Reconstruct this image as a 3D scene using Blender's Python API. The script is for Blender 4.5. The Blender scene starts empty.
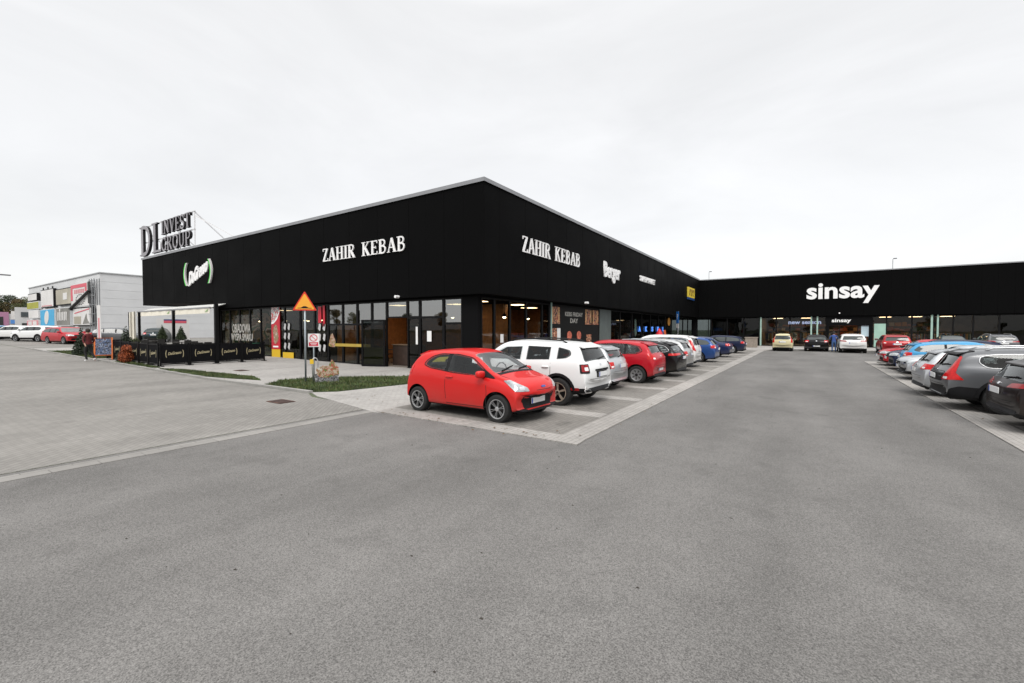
import bpy, bmesh, math, random
from mathutils import Vector, Matrix
from mathutils.bvhtree import BVHTree
random.seed(7)
R = math.radians
scene = bpy.context.scene
COL = scene.collection

# ------------------------------------------------------------------ materials
MATS = {}
def M(name, col=(.5,.5,.5), rough=.6, metal=0., coat=0., spec=.5, emit=None, es=0., noise=None, bump=None, ior=None):
    """principled material; noise=(scale, amount) varies the colour, bump=(scale, strength)"""
    if name in MATS: return MATS[name]
    m = bpy.data.materials.new(name); m.use_nodes = True
    nt = m.node_tree; b = nt.nodes['Principled BSDF']
    b.inputs['Base Color'].default_value = (*col, 1)
    b.inputs['Roughness'].default_value = rough
    b.inputs['Metallic'].default_value = metal
    b.inputs['Coat Weight'].default_value = coat
    b.inputs['Coat Roughness'].default_value = .04
    b.inputs['Specular IOR Level'].default_value = spec
    if ior: b.inputs['IOR'].default_value = ior
    if emit:
        b.inputs['Emission Color'].default_value = (*emit, 1); b.inputs['Emission Strength'].default_value = es
    tc = None
    if noise or bump:
        tc = nt.nodes.new('ShaderNodeTexCoord')
    if noise:
        n = nt.nodes.new('ShaderNodeTexNoise'); n.inputs['Scale'].default_value = noise[0]; n.inputs['Detail'].default_value = 6
        nt.links.new(tc.outputs['Object'], n.inputs['Vector'])
        mr = nt.nodes.new('ShaderNodeMapRange'); mr.inputs['From Min'].default_value=.3; mr.inputs['From Max'].default_value=.7
        mr.inputs['To Min'].default_value = 1-noise[1]; mr.inputs['To Max'].default_value = 1+noise[1]
        nt.links.new(n.outputs['Fac'], mr.inputs['Value'])
        mx = nt.nodes.new('ShaderNodeVectorMath'); mx.operation='SCALE'; mx.inputs[0].default_value = col
        nt.links.new(mr.outputs[0], mx.inputs['Scale']); nt.links.new(mx.outputs[0], b.inputs['Base Color'])
    if bump:
        n = nt.nodes.new('ShaderNodeTexNoise'); n.inputs['Scale'].default_value = bump[0]; n.inputs['Detail'].default_value = 4
        nt.links.new(tc.outputs['Object'], n.inputs['Vector'])
        bp = nt.nodes.new('ShaderNodeBump'); bp.inputs['Strength'].default_value = bump[1]; bp.inputs['Distance'].default_value=.02
        nt.links.new(n.outputs['Fac'], bp.inputs['Height']); nt.links.new(bp.outputs[0], b.inputs['Normal'])
    MATS[name] = m
    return m

def paint(name, col, metal=0.25, rough=.32):
    m = M('paint_'+name, col, rough, metal if max(col)>.05 else 0, coat=.45 if max(col)>.05 else .22, spec=.2 if max(col)>.05 else .1)
    nt = m.node_tree; b = nt.nodes['Principled BSDF']
    if not b.inputs['Roughness'].links:                    # a film of road dust
        tc = nt.nodes.new('ShaderNodeTexCoord'); n = nt.nodes.new('ShaderNodeTexNoise'); n.inputs['Scale'].default_value=2.2; n.inputs['Detail'].default_value=8
        nt.links.new(tc.outputs['Object'], n.inputs['Vector'])
        sp = nt.nodes.new('ShaderNodeSeparateXYZ'); nt.links.new(tc.outputs['Object'], sp.inputs[0])
        mr = nt.nodes.new('ShaderNodeMapRange'); mr.inputs['From Min'].default_value=.75; mr.inputs['From Max'].default_value=.15
        mr.inputs['To Min'].default_value=0.; mr.inputs['To Max'].default_value=.45
        nt.links.new(sp.outputs['Z'], mr.inputs['Value'])
        ml = nt.nodes.new('ShaderNodeMath'); ml.operation='MULTIPLY'; nt.links.new(mr.outputs[0], ml.inputs[0]); nt.links.new(n.outputs['Fac'], ml.inputs[1])
        mix = nt.nodes.new('ShaderNodeMix'); mix.data_type='RGBA'; mix.inputs['A'].default_value=(*col,1); mix.inputs['B'].default_value=(.13,.12,.10,1)
        nt.links.new(ml.outputs[0], mix.inputs['Factor']); nt.links.new(mix.outputs['Result'], b.inputs['Base Color'])
        m2 = nt.nodes.new('ShaderNodeMapRange'); m2.inputs['To Min'].default_value=rough-.05; m2.inputs['To Max'].default_value=rough+.12
        nt.links.new(n.outputs['Fac'], m2.inputs['Value']); nt.links.new(m2.outputs[0], b.inputs['Roughness'])
    return m

def glass_mat(name, tint=(.5,.55,.54), ior=1.7, rough=0.0, wavy=.02):
    if name in MATS: return MATS[name]
    m = bpy.data.materials.new(name); m.use_nodes=True; nt=m.node_tree; nt.nodes.clear()
    out=nt.nodes.new('ShaderNodeOutputMaterial'); mix=nt.nodes.new('ShaderNodeMixShader')
    tr=nt.nodes.new('ShaderNodeBsdfTransparent'); tr.inputs[0].default_value=(*tint,1)
    gl=nt.nodes.new('ShaderNodeBsdfGlossy'); gl.inputs['Roughness'].default_value=rough; gl.inputs['Color'].default_value=(.95,.97,.97,1)
    fr=nt.nodes.new('ShaderNodeFresnel'); fr.inputs['IOR'].default_value=ior
    if wavy:
        tc=nt.nodes.new('ShaderNodeTexCoord'); n=nt.nodes.new('ShaderNodeTexNoise'); n.inputs['Scale'].default_value=.9; n.inputs['Detail'].default_value=1
        nt.links.new(tc.outputs['Object'],n.inputs['Vector'])
        bp=nt.nodes.new('ShaderNodeBump'); bp.inputs['Strength'].default_value=wavy; bp.inputs['Distance'].default_value=.2
        nt.links.new(n.outputs['Fac'],bp.inputs['Height']); nt.links.new(bp.outputs[0],gl.inputs['Normal'])
    ge=nt.nodes.new('ShaderNodeNewGeometry'); fb=nt.nodes.new('ShaderNodeMath'); fb.operation='SUBTRACT'; fb.inputs[0].default_value=1; nt.links.new(ge.outputs['Backfacing'],fb.inputs[1]); fm=nt.nodes.new('ShaderNodeMath'); fm.operation='MULTIPLY'; nt.links.new(fr.outputs[0],fm.inputs[0]); nt.links.new(fb.outputs[0],fm.inputs[1]); nt.links.new(fm.outputs[0],mix.inputs[0]); nt.links.new(tr.outputs[0],mix.inputs[1]); nt.links.new(gl.outputs[0],mix.inputs[2]); nt.links.new(mix.outputs[0],out.inputs[0])
    MATS[name]=m; return m

# ------------------------------------------------------------------ mesh collector
class MB:
    def __init__(s): s.v=[]; s.f=[]; s.m=[]; s.mats=[]
    def mi(s, mat):
        if mat is None: return 0
        if mat not in s.mats: s.mats.append(mat)
        return s.mats.index(mat)
    def add(s, vs, fs, mat=None):
        o=len(s.v); s.v += [tuple(v) for v in vs]; k=s.mi(mat)
        for f in fs: s.f.append([i+o for i in f]); s.m.append(k)
        return s
    def box(s, x0,x1,y0,y1,z0,z1, mat=None):
        vs=[(x,y,z) for x in (x0,x1) for y in (y0,y1) for z in (z0,z1)]
        return s.add(vs,[(0,1,3,2),(4,6,7,5),(0,4,5,1),(2,3,7,6),(0,2,6,4),(1,5,7,3)],mat)
    def bar(s, a, b, w, h=None, mat=None, up=(0,0,1)):
        """square bar between two points"""
        a=Vector(a); b=Vector(b); d=(b-a).normalized(); u=Vector(up)
        if abs(d.dot(u))>.98: u=Vector((1,0,0))
        s1=d.cross(u).normalized(); s2=s1.cross(d).normalized(); h=h or w
        vs=[]
        for p in (a,b):
            for i,j in ((-1,-1),(1,-1),(1,1),(-1,1)): vs.append(p+s1*i*w/2+s2*j*h/2)
        return s.add(vs,[(3,2,1,0),(4,5,6,7),(0,1,5,4),(1,2,6,5),(2,3,7,6),(3,0,4,7)],mat)
    def tube(s, pts, rs, n=10, mat=None, cap=True):
        pts=[Vector(p) for p in pts]
        if not isinstance(rs,(list,tuple)): rs=[rs]*len(pts)
        vs=[]; fs=[]
        pu=None
        for i,p in enumerate(pts):
            d=(pts[min(i+1,len(pts)-1)]-pts[max(i-1,0)]).normalized()
            u=Vector((0,0,1)) if abs(d.z)<.95 else Vector((1,0,0))
            if pu is not None and abs(pu.dot(d))<.95: u=pu
            s1=d.cross(u).normalized(); s2=s1.cross(d).normalized(); pu=s2
            for k in range(n):
                a=2*math.pi*k/n; vs.append(p+(s1*math.cos(a)+s2*math.sin(a))*rs[i])
        for i in range(len(pts)-1):
            for k in range(n): fs.append((i*n+k,i*n+(k+1)%n,(i+1)*n+(k+1)%n,(i+1)*n+k))
        if cap:
            fs.append(tuple(range(n))[::-1]); fs.append(tuple(range((len(pts)-1)*n,len(pts)*n)))
        return s.add(vs,fs,mat)
    def lathe(s, prof, n=24, mat=None, axis='y', c=(0,0,0)):
        """prof: (radius, height along axis)"""
        vs=[];fs=[]
        for r,h in prof:
            for k in range(n):
                a=2*math.pi*k/n; p,q=r*math.cos(a),r*math.sin(a)
                v={'y':(p,h,q),'z':(p,q,h),'x':(h,p,q)}[axis]
                vs.append((v[0]+c[0],v[1]+c[1],v[2]+c[2]))
        for i in range(len(prof)-1):
            for k in range(n): fs.append((i*n+k,i*n+(k+1)%n,(i+1)*n+(k+1)%n,(i+1)*n+k))
        return s.add(vs,fs,mat)
    def prism(s, pts, axis, a, b, mat=None):
        """2D outline pts extruded along axis between a and b"""
        n=len(pts)
        def P(p,h): return {'x':(h,p[0],p[1]),'y':(p[0],h,p[1]),'z':(p[0],p[1],h)}[axis]
        vs=[P(p,a) for p in pts]+[P(p,b) for p in pts]
        fs=[tuple(range(n)),tuple(range(n,2*n))[::-1]]+[(i,i+n,(i+1)%n+n,(i+1)%n) for i in range(n)]
        return s.add(vs,fs,mat)
    def mesh(s, name, smooth=False, angle=None, fix=True):
        me=bpy.data.meshes.new(name); me.from_pydata(s.v,[],s.f)
        for m in s.mats: me.materials.append(m)
        if s.mats: me.polygons.foreach_set('material_index',s.m)
        if fix:
            bm=bmesh.new(); bm.from_mesh(me); bmesh.ops.recalc_face_normals(bm,faces=bm.faces); bm.to_mesh(me); bm.free()
        if smooth or angle:
            me.polygons.foreach_set('use_smooth',[True]*len(me.polygons))
            if angle: me.set_sharp_from_angle(angle=R(angle))
        me.update(); return me
    def build(s, name, mat=None, parent=None, smooth=False, angle=None, fix=True, **tags):
        if mat is not None:
            s.mats=[mat]; s.m=[0]*len(s.f)
        o=bpy.data.objects.new(name,s.mesh(name,smooth,angle,fix)); COL.objects.link(o)
        if parent: o.parent=parent
        tag(o,**tags); return o

def tag(o,label=None,cat=None,group=None,kind=None):
    if label: o['label']=label
    if cat: o['category']=cat
    if group: o['group']=group
    if kind: o['kind']=kind
    return o
def thing(name,label,cat,loc=(0,0,0),rz=0,group=None):
    o=bpy.data.objects.new(name,None); COL.objects.link(o); o.empty_display_size=.2
    o.location=loc; o.rotation_euler=(0,0,rz); return tag(o,label,cat,group)
def from_mesh(name,me,parent=None,mat=None,**t):
    o=bpy.data.objects.new(name,me); COL.objects.link(o)
    if mat: me.materials.clear(); me.materials.append(mat)
    if parent: o.parent=parent
    return tag(o,**t)
def copy_tree(o,parent=None):
    c=o.copy(); COL.objects.link(c)
    if parent: c.parent=parent
    for ch in [k for k in bpy.data.objects if k.parent==o and k!=c]: copy_tree(ch,c)
    return c

def text_mesh(txt, w=None, h=1., depth=.05, bold=0., shear=0., space=1.):
    """text standing in the XZ plane facing -Y, lower left at the origin, scaled to w x h"""
    cu=bpy.data.curves.new('t','FONT'); cu.body=txt; cu.size=1; cu.offset=bold; cu.shear=shear; cu.space_character=space
    cu.extrude=.05; cu.resolution_u=3
    o=bpy.data.objects.new('t',cu); COL.objects.link(o)
    dg=bpy.context.evaluated_depsgraph_get(); me=bpy.data.meshes.new_from_object(o.evaluated_get(dg))
    bpy.data.objects.remove(o)
    xs=[v.co.x for v in me.vertices]; ys=[v.co.y for v in me.vertices]
    x0,x1,y0,y1=min(xs),max(xs),min(ys),max(ys)
    sy=h/(y1-y0); sx=(w/(x1-x0)) if w else sy
    for v in me.vertices:
        v.co=Vector(((v.co.x-x0)*sx, -v.co.z/.1*depth, (v.co.y-y0)*sy))
    me.update(); return me

# ------------------------------------------------------------------ serif letters as strokes
TK,TN=.17,.07
def arc(cx,cy,rx,ry,a0,a1,n=10): return [(cx+rx*math.cos(R(a0+(a1-a0)*i/n)),cy+ry*math.sin(R(a0+(a1-a0)*i/n))) for i in range(n+1)]
def stem(x,w=TK,s=1): return [([(x,0),(x,1)],w)]+([([(x-w/2-.08,.022),(x+w/2+.08,.022)],.044),([(x-w/2-.08,.978),(x+w/2+.08,.978)],.044)] if s else [])
GL={
'Z':(.62,[([(.06,.965),(.56,.965)],TN),([(.50,.95),(.12,.05)],TK),([(.06,.035),(.58,.035)],TN),([(.07,.80),(.07,.98)],.045),([(.57,.02),(.57,.22)],.045)]),
'A':(.74,[([(.10,.02),(.36,.98)],TN),([(.36,.98),(.62,.02)],TK),([(.2,.33),(.52,.33)],.06),([(.0,.022),(.22,.022)],.044),([(.48,.022),(.74,.022)],.044)]),
'H':(.80,stem(.17)+stem(.63)+[([(.17,.5),(.63,.5)],.06)]),
'I':(.34,stem(.17)),
'R':(.74,stem(.17)+[([(.17,.965),(.36,.965)]+arc(.36,.75,.2,.215,90,-90)+[(.17,.535)],.09),([(.33,.54),(.62,.02)],TK),([(.52,.022),(.74,.022)],.044)]),
'K':(.76,stem(.17)+[([(.2,.42),(.60,.97)],TN),([(.32,.56),(.62,.02)],TK),([(.46,.978),(.72,.978)],.044),([(.5,.022),(.76,.022)],.044)]),
'E':(.64,stem(.17)+[([(.1,.965),(.56,.965)],TN),([(.17,.5),(.44,.5)],.06),([(.1,.035),(.58,.035)],TN),([(.55,.8),(.55,.98)],.045),([(.57,.02),(.57,.22)],.045),([(.43,.42),(.43,.6)],.045)]),
'B':(.70,stem(.17)+[([(.17,.965),(.34,.965)]+arc(.34,.755,.19,.21,90,-90)+[(.17,.54)],.09),([(.17,.52),(.37,.52)]+arc(.37,.28,.21,.245,90,-90)+[(.17,.035)],.1)]),
'D':(.80,stem(.17)+[([(.17,.965),(.32,.965)]+arc(.32,.5,.34,.465,90,-90)+[(.17,.035)],.12)]),
'L':(.62,stem(.17)+[([(.1,.035),(.58,.035)],TN),([(.57,.02),(.57,.26)],.045)]),
'N':(.82,[([(.14,.02),(.14,.98)],TN),([(.14,.98),(.66,.02)],TK),([(.66,.02),(.66,.98)],TN),([(.02,.022),(.26,.022)],.044),([(.0,.978),(.2,.978)],.044),([(.54,.978),(.78,.978)],.044)]),
'V':(.74,[([(.12,.98),(.37,.02)],TK),([(.37,.02),(.62,.98)],TN),([(.0,.978),(.26,.978)],.044),([(.5,.978),(.74,.978)],.044)]),
'S':(.58,[(arc(.29,.74,.19,.22,20,250,12)+arc(.29,.26,.21,.24,80,-160,12),.12),([(.48,.72),(.48,.97)],.045),([(.07,.03),(.07,.28)],.045)]),
'T':(.70,stem(.35)[:2]+[([(.04,.965),(.66,.965)],TN),([(.05,.78),(.05,.98)],.045),([(.65,.78),(.65,.98)],.045)]),
'G':(.78,[(arc(.4,.5,.3,.46,50,325,18),.13),([(.64,.04),(.64,.42)],TK*.8),([(.5,.42),(.76,.42)],.044),([(.62,.7),(.62,.97)],.045)]),
'O':(.80,[(arc(.4,.5,.3,.46,0,360,24),.13)]),
'U':(.80,[([(.17,.98),(.17,.32)]+arc(.4,.32,.23,.28,180,360,10)+[(.63,.98)],.12),([(.02,.978),(.32,.978)],.044),([(.5,.978),(.76,.978)],.044)]),
'P':(.70,stem(.17)+[([(.17,.965),(.36,.965)]+arc(.36,.73,.22,.235,90,-90)+[(.17,.5)],.09)]),
' ':(.36,[])}
def ribbon(mb,pts,w,xf,depth,jit):
    n=len(pts); L=[];Rr=[]
    for i in range(n):
        if i==0: d=(pts[1][0]-pts[0][0],pts[1][1]-pts[0][1])
        elif i==n-1: d=(pts[-1][0]-pts[-2][0],pts[-1][1]-pts[-2][1])
        else: d=(pts[i+1][0]-pts[i-1][0],pts[i+1][1]-pts[i-1][1])
        l=math.hypot(*d) or 1; nx,ny=-d[1]/l,d[0]/l
        L.append((pts[i][0]+nx*w/2,pts[i][1]+ny*w/2)); Rr.append((pts[i][0]-nx*w/2,pts[i][1]-ny*w/2))
    vs=[];fs=[]
    for i in range(n):
        for p in (L[i],Rr[i]):
            q=xf(p); vs.append((q[0],0,q[1])); vs.append((q[0],-depth-jit,q[1]))
    for i in range(n-1):
        a=4*i;b=4*(i+1)
        fs+= [(a+1,b+1,b+3,a+3,),(a,a+2,b+2,b),(a,b,b+1,a+1),(a+2,a+3,b+3,b+2)]
    fs+=[(0,1,3,2),(4*n-4,4*n-2,4*n-1,4*n-3)]
    mb.add(vs,fs)
def serif(txt,w,h,depth,x0=0,z0=0,mb=None,space=.04):
    """serif capitals, facing -Y"""
    mb=mb or MB(); tot=sum(GL[c][0]+space for c in txt)-space; sx=w/tot; x=0; j=0
    for c in txt:
        gw,st=GL[c]
        for pts,wd in st:
            j=(j+1)%9
            ribbon(mb,[((x+p[0])*sx/h*1.0,p[1]) for p in pts],wd,lambda p:(x0+p[0]*h,z0+p[1]*h),depth,j*.0015)
        x+=gw+space
    return mb

def gz(x): return .016*max(0.,min(-x-19.,80.))
def sheet(name,pts,off,mat,**t):
    """flat outline laid on the terrain (which climbs gently to the west)"""
    bm=bmesh.new(); vs=[bm.verts.new((p[0],p[1],0)) for p in pts]; bm.faces.new(vs)
    for xc in (-19.,-99.):
        bmesh.ops.bisect_plane(bm,geom=bm.verts[:]+bm.edges[:]+bm.faces[:],plane_co=(xc,0,0),plane_no=(1,0,0))
    for v in bm.verts: v.co.z=gz(v.co.x)+off
    bmesh.ops.recalc_face_normals(bm,faces=bm.faces)
    for f in bm.faces:
        if f.normal.z<0: f.normal_flip()
    if abs(off)>.001:                                   # a short skirt closes the edge
        ed=[e for e in bm.edges if len(e.link_faces)==1]
        g=bmesh.ops.extrude_edge_only(bm,edges=ed)
        for v in [q for q in g['geom'] if isinstance(q,bmesh.types.BMVert)]: v.co.z-=off+.01
    me=bpy.data.meshes.new(name); bm.to_mesh(me); bm.free(); me.materials.append(mat)
    return from_mesh(name,me,**t)
# ------------------------------------------------------------------ cars
def pchip(pts):
    xs=[p[0] for p in pts]; ys=[p[1] for p in pts]; n=len(xs)
    h=[xs[i+1]-xs[i] for i in range(n-1)]; d=[(ys[i+1]-ys[i])/h[i] for i in range(n-1)]
    m=[d[0]]+[0 if d[i-1]*d[i]<=0 else 3*(h[i-1]+h[i])/((2*h[i]+h[i-1])/d[i-1]+(h[i]+2*h[i-1])/d[i]) for i in range(1,n-1)]+[d[-1]]
    def f(x):
        if x<=xs[0]: return ys[0]
        if x>=xs[-1]: return ys[-1]
        i=max(k for k in range(n-1) if xs[k]<=x); t=(x-xs[i])/h[i]
        return (ys[i]*(1+2*t)*(1-t)**2+h[i]*m[i]*t*(1-t)**2+ys[i+1]*t*t*(3-2*t)+h[i]*m[i+1]*t*t*(t-1))
    return f
# normalised side profiles (x/L, z/H); +x is the nose.  ws: windscreen base, top; rg: rear glass base, top
T={
'mini':dict(top=[(-.5,.36),(-.498,.50),(-.49,.60),(-.475,.665),(-.45,.74),(-.41,.87),(-.375,.93),(-.32,.965),(-.18,.993),(-.05,1.),(.03,.985),(.08,.955),(.29,.685),(.36,.635),(.42,.60),(.465,.55),(.488,.495),(.498,.44),(.5,.38)],
  belt=[(-.5,.70),(-.3,.695),(0,.655),(.3,.60),(.5,.5)], ws=((.282,.695),(.085,.95)), rg=((-.455,.73),(-.385,.92)),
  dlo=[(.285,.625),(.205,.725),(.085,.885),(-.04,.925),(-.18,.925),(-.27,.885),(-.325,.81),(-.335,.755),(-.27,.715),(-.05,.67)], cuts=[-.09,-.112]),
'hatch':dict(top=[(-.5,.36),(-.497,.52),(-.485,.62),(-.462,.69),(-.41,.88),(-.375,.94),(-.2,.99),(-.03,1.),(.05,.985),(.095,.95),(.26,.69),(.36,.645),(.44,.59),(.48,.53),(.496,.47),(.5,.40)],
  belt=[(-.5,.70),(-.3,.685),(0,.65),(.3,.61),(.5,.5)], ws=((.252,.70),(.10,.94)), rg=((-.458,.71),(-.395,.91)),
  dlo=[(.235,.655),(.16,.765),(.075,.895),(-.1,.925),(-.25,.91),(-.345,.86),(-.375,.76),(-.33,.70),(-.05,.67)], cuts=[.01,-.015,-.215,-.232]),
'suv':dict(top=[(-.5,.38),(-.498,.52),(-.488,.62),(-.468,.69),(-.425,.89),(-.40,.945),(-.2,.99),(0,1.),(.07,.985),(.11,.95),(.235,.72),(.34,.685),(.44,.64),(.482,.58),(.497,.50),(.5,.42)],
  belt=[(-.5,.71),(-.3,.695),(0,.675),(.3,.65),(.5,.55)], ws=((.228,.73),(.115,.935)), rg=((-.465,.70),(-.413,.90)),
  dlo=[(.215,.69),(.14,.80),(.075,.90),(-.1,.92),(-.30,.91),(-.355,.87),(-.36,.78),(-.33,.71),(-.05,.695)], cuts=[.03,-.01,-.165,-.20]),
'mpv':dict(top=[(-.5,.34),(-.498,.5),(-.488,.62),(-.472,.70),(-.445,.88),(-.42,.945),(-.2,.995),(0,1.),(.09,.98),(.15,.93),(.345,.64),(.42,.575),(.475,.50),(.496,.44),(.5,.38)],
  belt=[(-.5,.65),(-.3,.64),(0,.61),(.3,.57),(.5,.45)], ws=((.335,.66),(.155,.92)), rg=((-.468,.67),(-.43,.91)),
  dlo=[(.30,.60),(.21,.74),(.12,.88),(-.1,.92),(-.33,.91),(-.395,.86),(-.40,.72),(-.36,.655),(-.05,.63)], cuts=[.05,.03,-.17,-.19]),
'wagon':dict(top=[(-.5,.38),(-.497,.52),(-.487,.62),(-.465,.69),(-.41,.87),(-.37,.935),(-.15,.99),(-.02,1.),(.05,.98),(.095,.94),(.235,.69),(.36,.65),(.44,.595),(.48,.53),(.496,.47),(.5,.40)],
  belt=[(-.5,.70),(-.3,.68),(0,.65),(.3,.61),(.5,.5)], ws=((.228,.70),(.10,.93)), rg=((-.46,.71),(-.395,.90)),
  dlo=[(.215,.655),(.15,.76),(.07,.885),(-.1,.92),(-.28,.90),(-.37,.85),(-.41,.74),(-.38,.70),(-.05,.67)], cuts=[.02,-.0,-.17,-.185]),
'sedan':dict(top=[(-.5,.38),(-.495,.54),(-.482,.65),(-.44,.69),(-.37,.71),(-.31,.77),(-.2,.95),(-.15,.98),(-.03,1.),(.04,.98),(.09,.93),(.22,.69),(.36,.65),(.44,.595),(.48,.53),(.496,.47),(.5,.40)],
  belt=[(-.5,.68),(-.3,.68),(0,.65),(.3,.61),(.5,.5)], ws=((.21,.71),(.095,.92)), rg=((-.33,.75),(-.21,.93)),
  dlo=[(.20,.66),(.14,.76),(.06,.885),(-.06,.92),(-.16,.90),(-.25,.80),(-.28,.72),(-.05,.67)], cuts=[.0,-.02]),
}
def body_bm(t,L,W,H,zb0,clad_refl=False,taper=.05,lean=.36,cf=.22,cr=.12):
    top=pchip([(a*L,b*H) for a,b in t['top']]); belt=pchip([(a*L,b*H) for a,b in t['belt']])
    zb=pchip([(-.5*L,zb0+.10),(-.46*L,zb0+.03),(-.35*L,zb0),(.35*L,zb0),(.46*L,zb0+.02),(.5*L,zb0+.07)])
    # stations spaced by arc length along the top profile
    N=600; P=[(-L/2+L*i/N, top(-L/2+L*i/N)) for i in range(N+1)]
    S=[0]
    for i in range(N): S.append(S[-1]+math.hypot(P[i+1][0]-P[i][0],(P[i+1][1]-P[i][1])))
    n=46; st=[]; k=0
    for j in range(n+1):
        s=S[-1]*j/n
        while k<N-1 and S[k+1]<s: k+=1
        st.append(P[k][0]+(P[k+1][0]-P[k][0])*((s-S[k])/(S[k+1]-S[k])))
    st[0]=-L/2; st[-1]=L/2
    bm=bmesh.new(); rings=[]
    for x in st:
        u=abs(2*x/L); hw=W/2*(1-taper*u**3.2); zt=top(x); z0=zb(x); b=min(belt(x),zt-.05)
        gh=max(zt-b,.05); hb=hw*(.955 if gh>.2 else .955-.03*(1-gh/.2))
        yr=hb-lean*gh
        pts=[(0,z0),(.55*hw,z0),(.86*hw,z0+.005),(.955*hw,z0+.05),(.985*hw,z0+.16*(b-z0)),(hw,z0+.42*(b-z0)),(hw*1.0,z0+.66*(b-z0)),(.992*hw,z0+.86*(b-z0)),(hb+.004,b-.008),
             (hb-.012-lean*.12*gh,b+.12*gh),(hb-.012-lean*.5*gh,b+.5*gh),(yr,b+.86*gh),(yr-.07,b+.965*gh),(yr*.6,zt+.006),(yr*.3,zt+.012),(0,zt+.014)]
        fx=max(0,(x/L-.15)/.35); rx=max(0,(-x/L-.25)/.25)
        ring=[]
        for sgn in (1,-1):
            for i,(y,z) in enumerate(pts):
                if sgn<0 and i in (0,len(pts)-1): ring.append(None); continue
                q=min(1,abs(y)/(W/2)); xx=x-cf*fx**1.5*q**2.6+cr*rx**1.5*q**3
                if gh>.12 and fx==0 and rx==0: pass
                ring.append(bm.verts.new((xx,sgn*y,z)))
        m=len(pts); ring[m]=ring[0]; ring[2*m-1]=ring[m-1]; rings.append(ring)
    m=len(pts)
    for a,b in zip(rings,rings[1:]):
        for o in (0,m):
            for i in range(m-1):
                f=bm.faces.new((a[o+i],a[o+i+1],b[o+i+1],b[o+i])); f.material_index=0 if i>=(5 if clad_refl==2 else 4 if clad_refl else 3) else 1  # highest setting also blackens a painted row, a painted-in dark reflection
    for r in (rings[0],rings[-1]):
        for i in range(m-1):
            vs=[r[i],r[i+1],r[m+i+1],r[m+i]]; vs=list(dict.fromkeys(vs))
            if len(vs)>=3: f=bm.faces.new(vs); f.material_index=0 if i>=2 else 1
    bmesh.ops.recalc_face_normals(bm,faces=bm.faces)
    return bm,top

def evalmesh(o):
    dg=bpy.context.evaluated_depsgraph_get(); dg.update(); return bpy.data.meshes.new_from_object(o.evaluated_get(dg))

def fillet(p,r,n=3):
    out=[]
    for i in range(len(p)):
        a=Vector(p[i-1]); b=Vector(p[i]); c=Vector(p[(i+1)%len(p)])
        d1=(a-b); d2=(c-b); l=min(r,d1.length*.45,d2.length*.45); q1=b+d1.normalized()*l; q2=b+d2.normalized()*l
        for k in range(n+1):
            t=k/n; out.append(tuple(q1*(1-t)**2+b*2*t*(1-t)+q2*t*t))
    return out
def decal(bvh,pts3,d,mat,name,parent,off=.004,depth=.01,grid=.09,r=.03,clip=None,label=None,raw=False):
    """a thin shell that follows the body: the outline pts3 seen along -d"""
    d=Vector(d).normalized(); u=Vector((0,0,1)).cross(d)
    if u.length<.1: u=Vector((1,0,0))
    u.normalize(); v=d.cross(u).normalized()
    p2=[(Vector(p).dot(u),Vector(p).dot(v)) for p in pts3]
    if r: p2=fillet(p2,r)
    bm=bmesh.new(); f=bm.faces.new([bm.verts.new((a,b,0)) for a,b in p2])
    if clip:                                        # keep a <= u' <= b  (in the raw x coordinate for side views)
        for co,no in clip: bmesh.ops.bisect_plane(bm,geom=bm.verts[:]+bm.edges[:]+bm.faces[:],plane_co=(co,0,0),plane_no=(no,0,0),clear_outer=True)
    if not bm.verts: bm.free(); return None
    for ax in (0,1):
        lo=min(q.co[ax] for q in bm.verts); hi=max(q.co[ax] for q in bm.verts); k=int((hi-lo)/grid)
        for i in range(1,k+1):
            co=[0,0,0]; co[ax]=lo+(hi-lo)*i/(k+1); no=[0,0,0]; no[ax]=1
            bmesh.ops.bisect_plane(bm,geom=bm.verts[:]+bm.edges[:]+bm.faces[:],plane_co=co,plane_no=no)
    bmesh.ops.recalc_face_normals(bm,faces=bm.faces)
    nrm=[]; base=[]
    bm.verts.index_update()
    for q in bm.verts:
        o=u*q.co.x+v*q.co.y+d*6
        loc,n,i,ds=bvh.ray_cast(o,-d)
        if loc is None: loc,n,i,ds=bvh.find_nearest(o-d*5.0)
        nrm.append(n); base.append(loc)
    vs=[b+n*off for b,n in zip(base,nrm)]; vi=[b-n*depth for b,n in zip(base,nrm)]; N=len(vs)
    fs=[[q.index for q in f.verts] for f in bm.faces]; mb=MB()
    bd=[(e.verts[0].index,e.verts[1].index) for e in bm.edges if len(e.link_faces)==1]
    bm.free()
    mb.add(vs+vi,fs+[(a,b,b+N,a+N) for a,b in bd]+([[i+N for i in f][::-1] for f in fs] if raw else []))
    if raw: return mb
    o=mb.build(name,mat,parent,angle=50); 
    if label: o['label']=label
    return o

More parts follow.
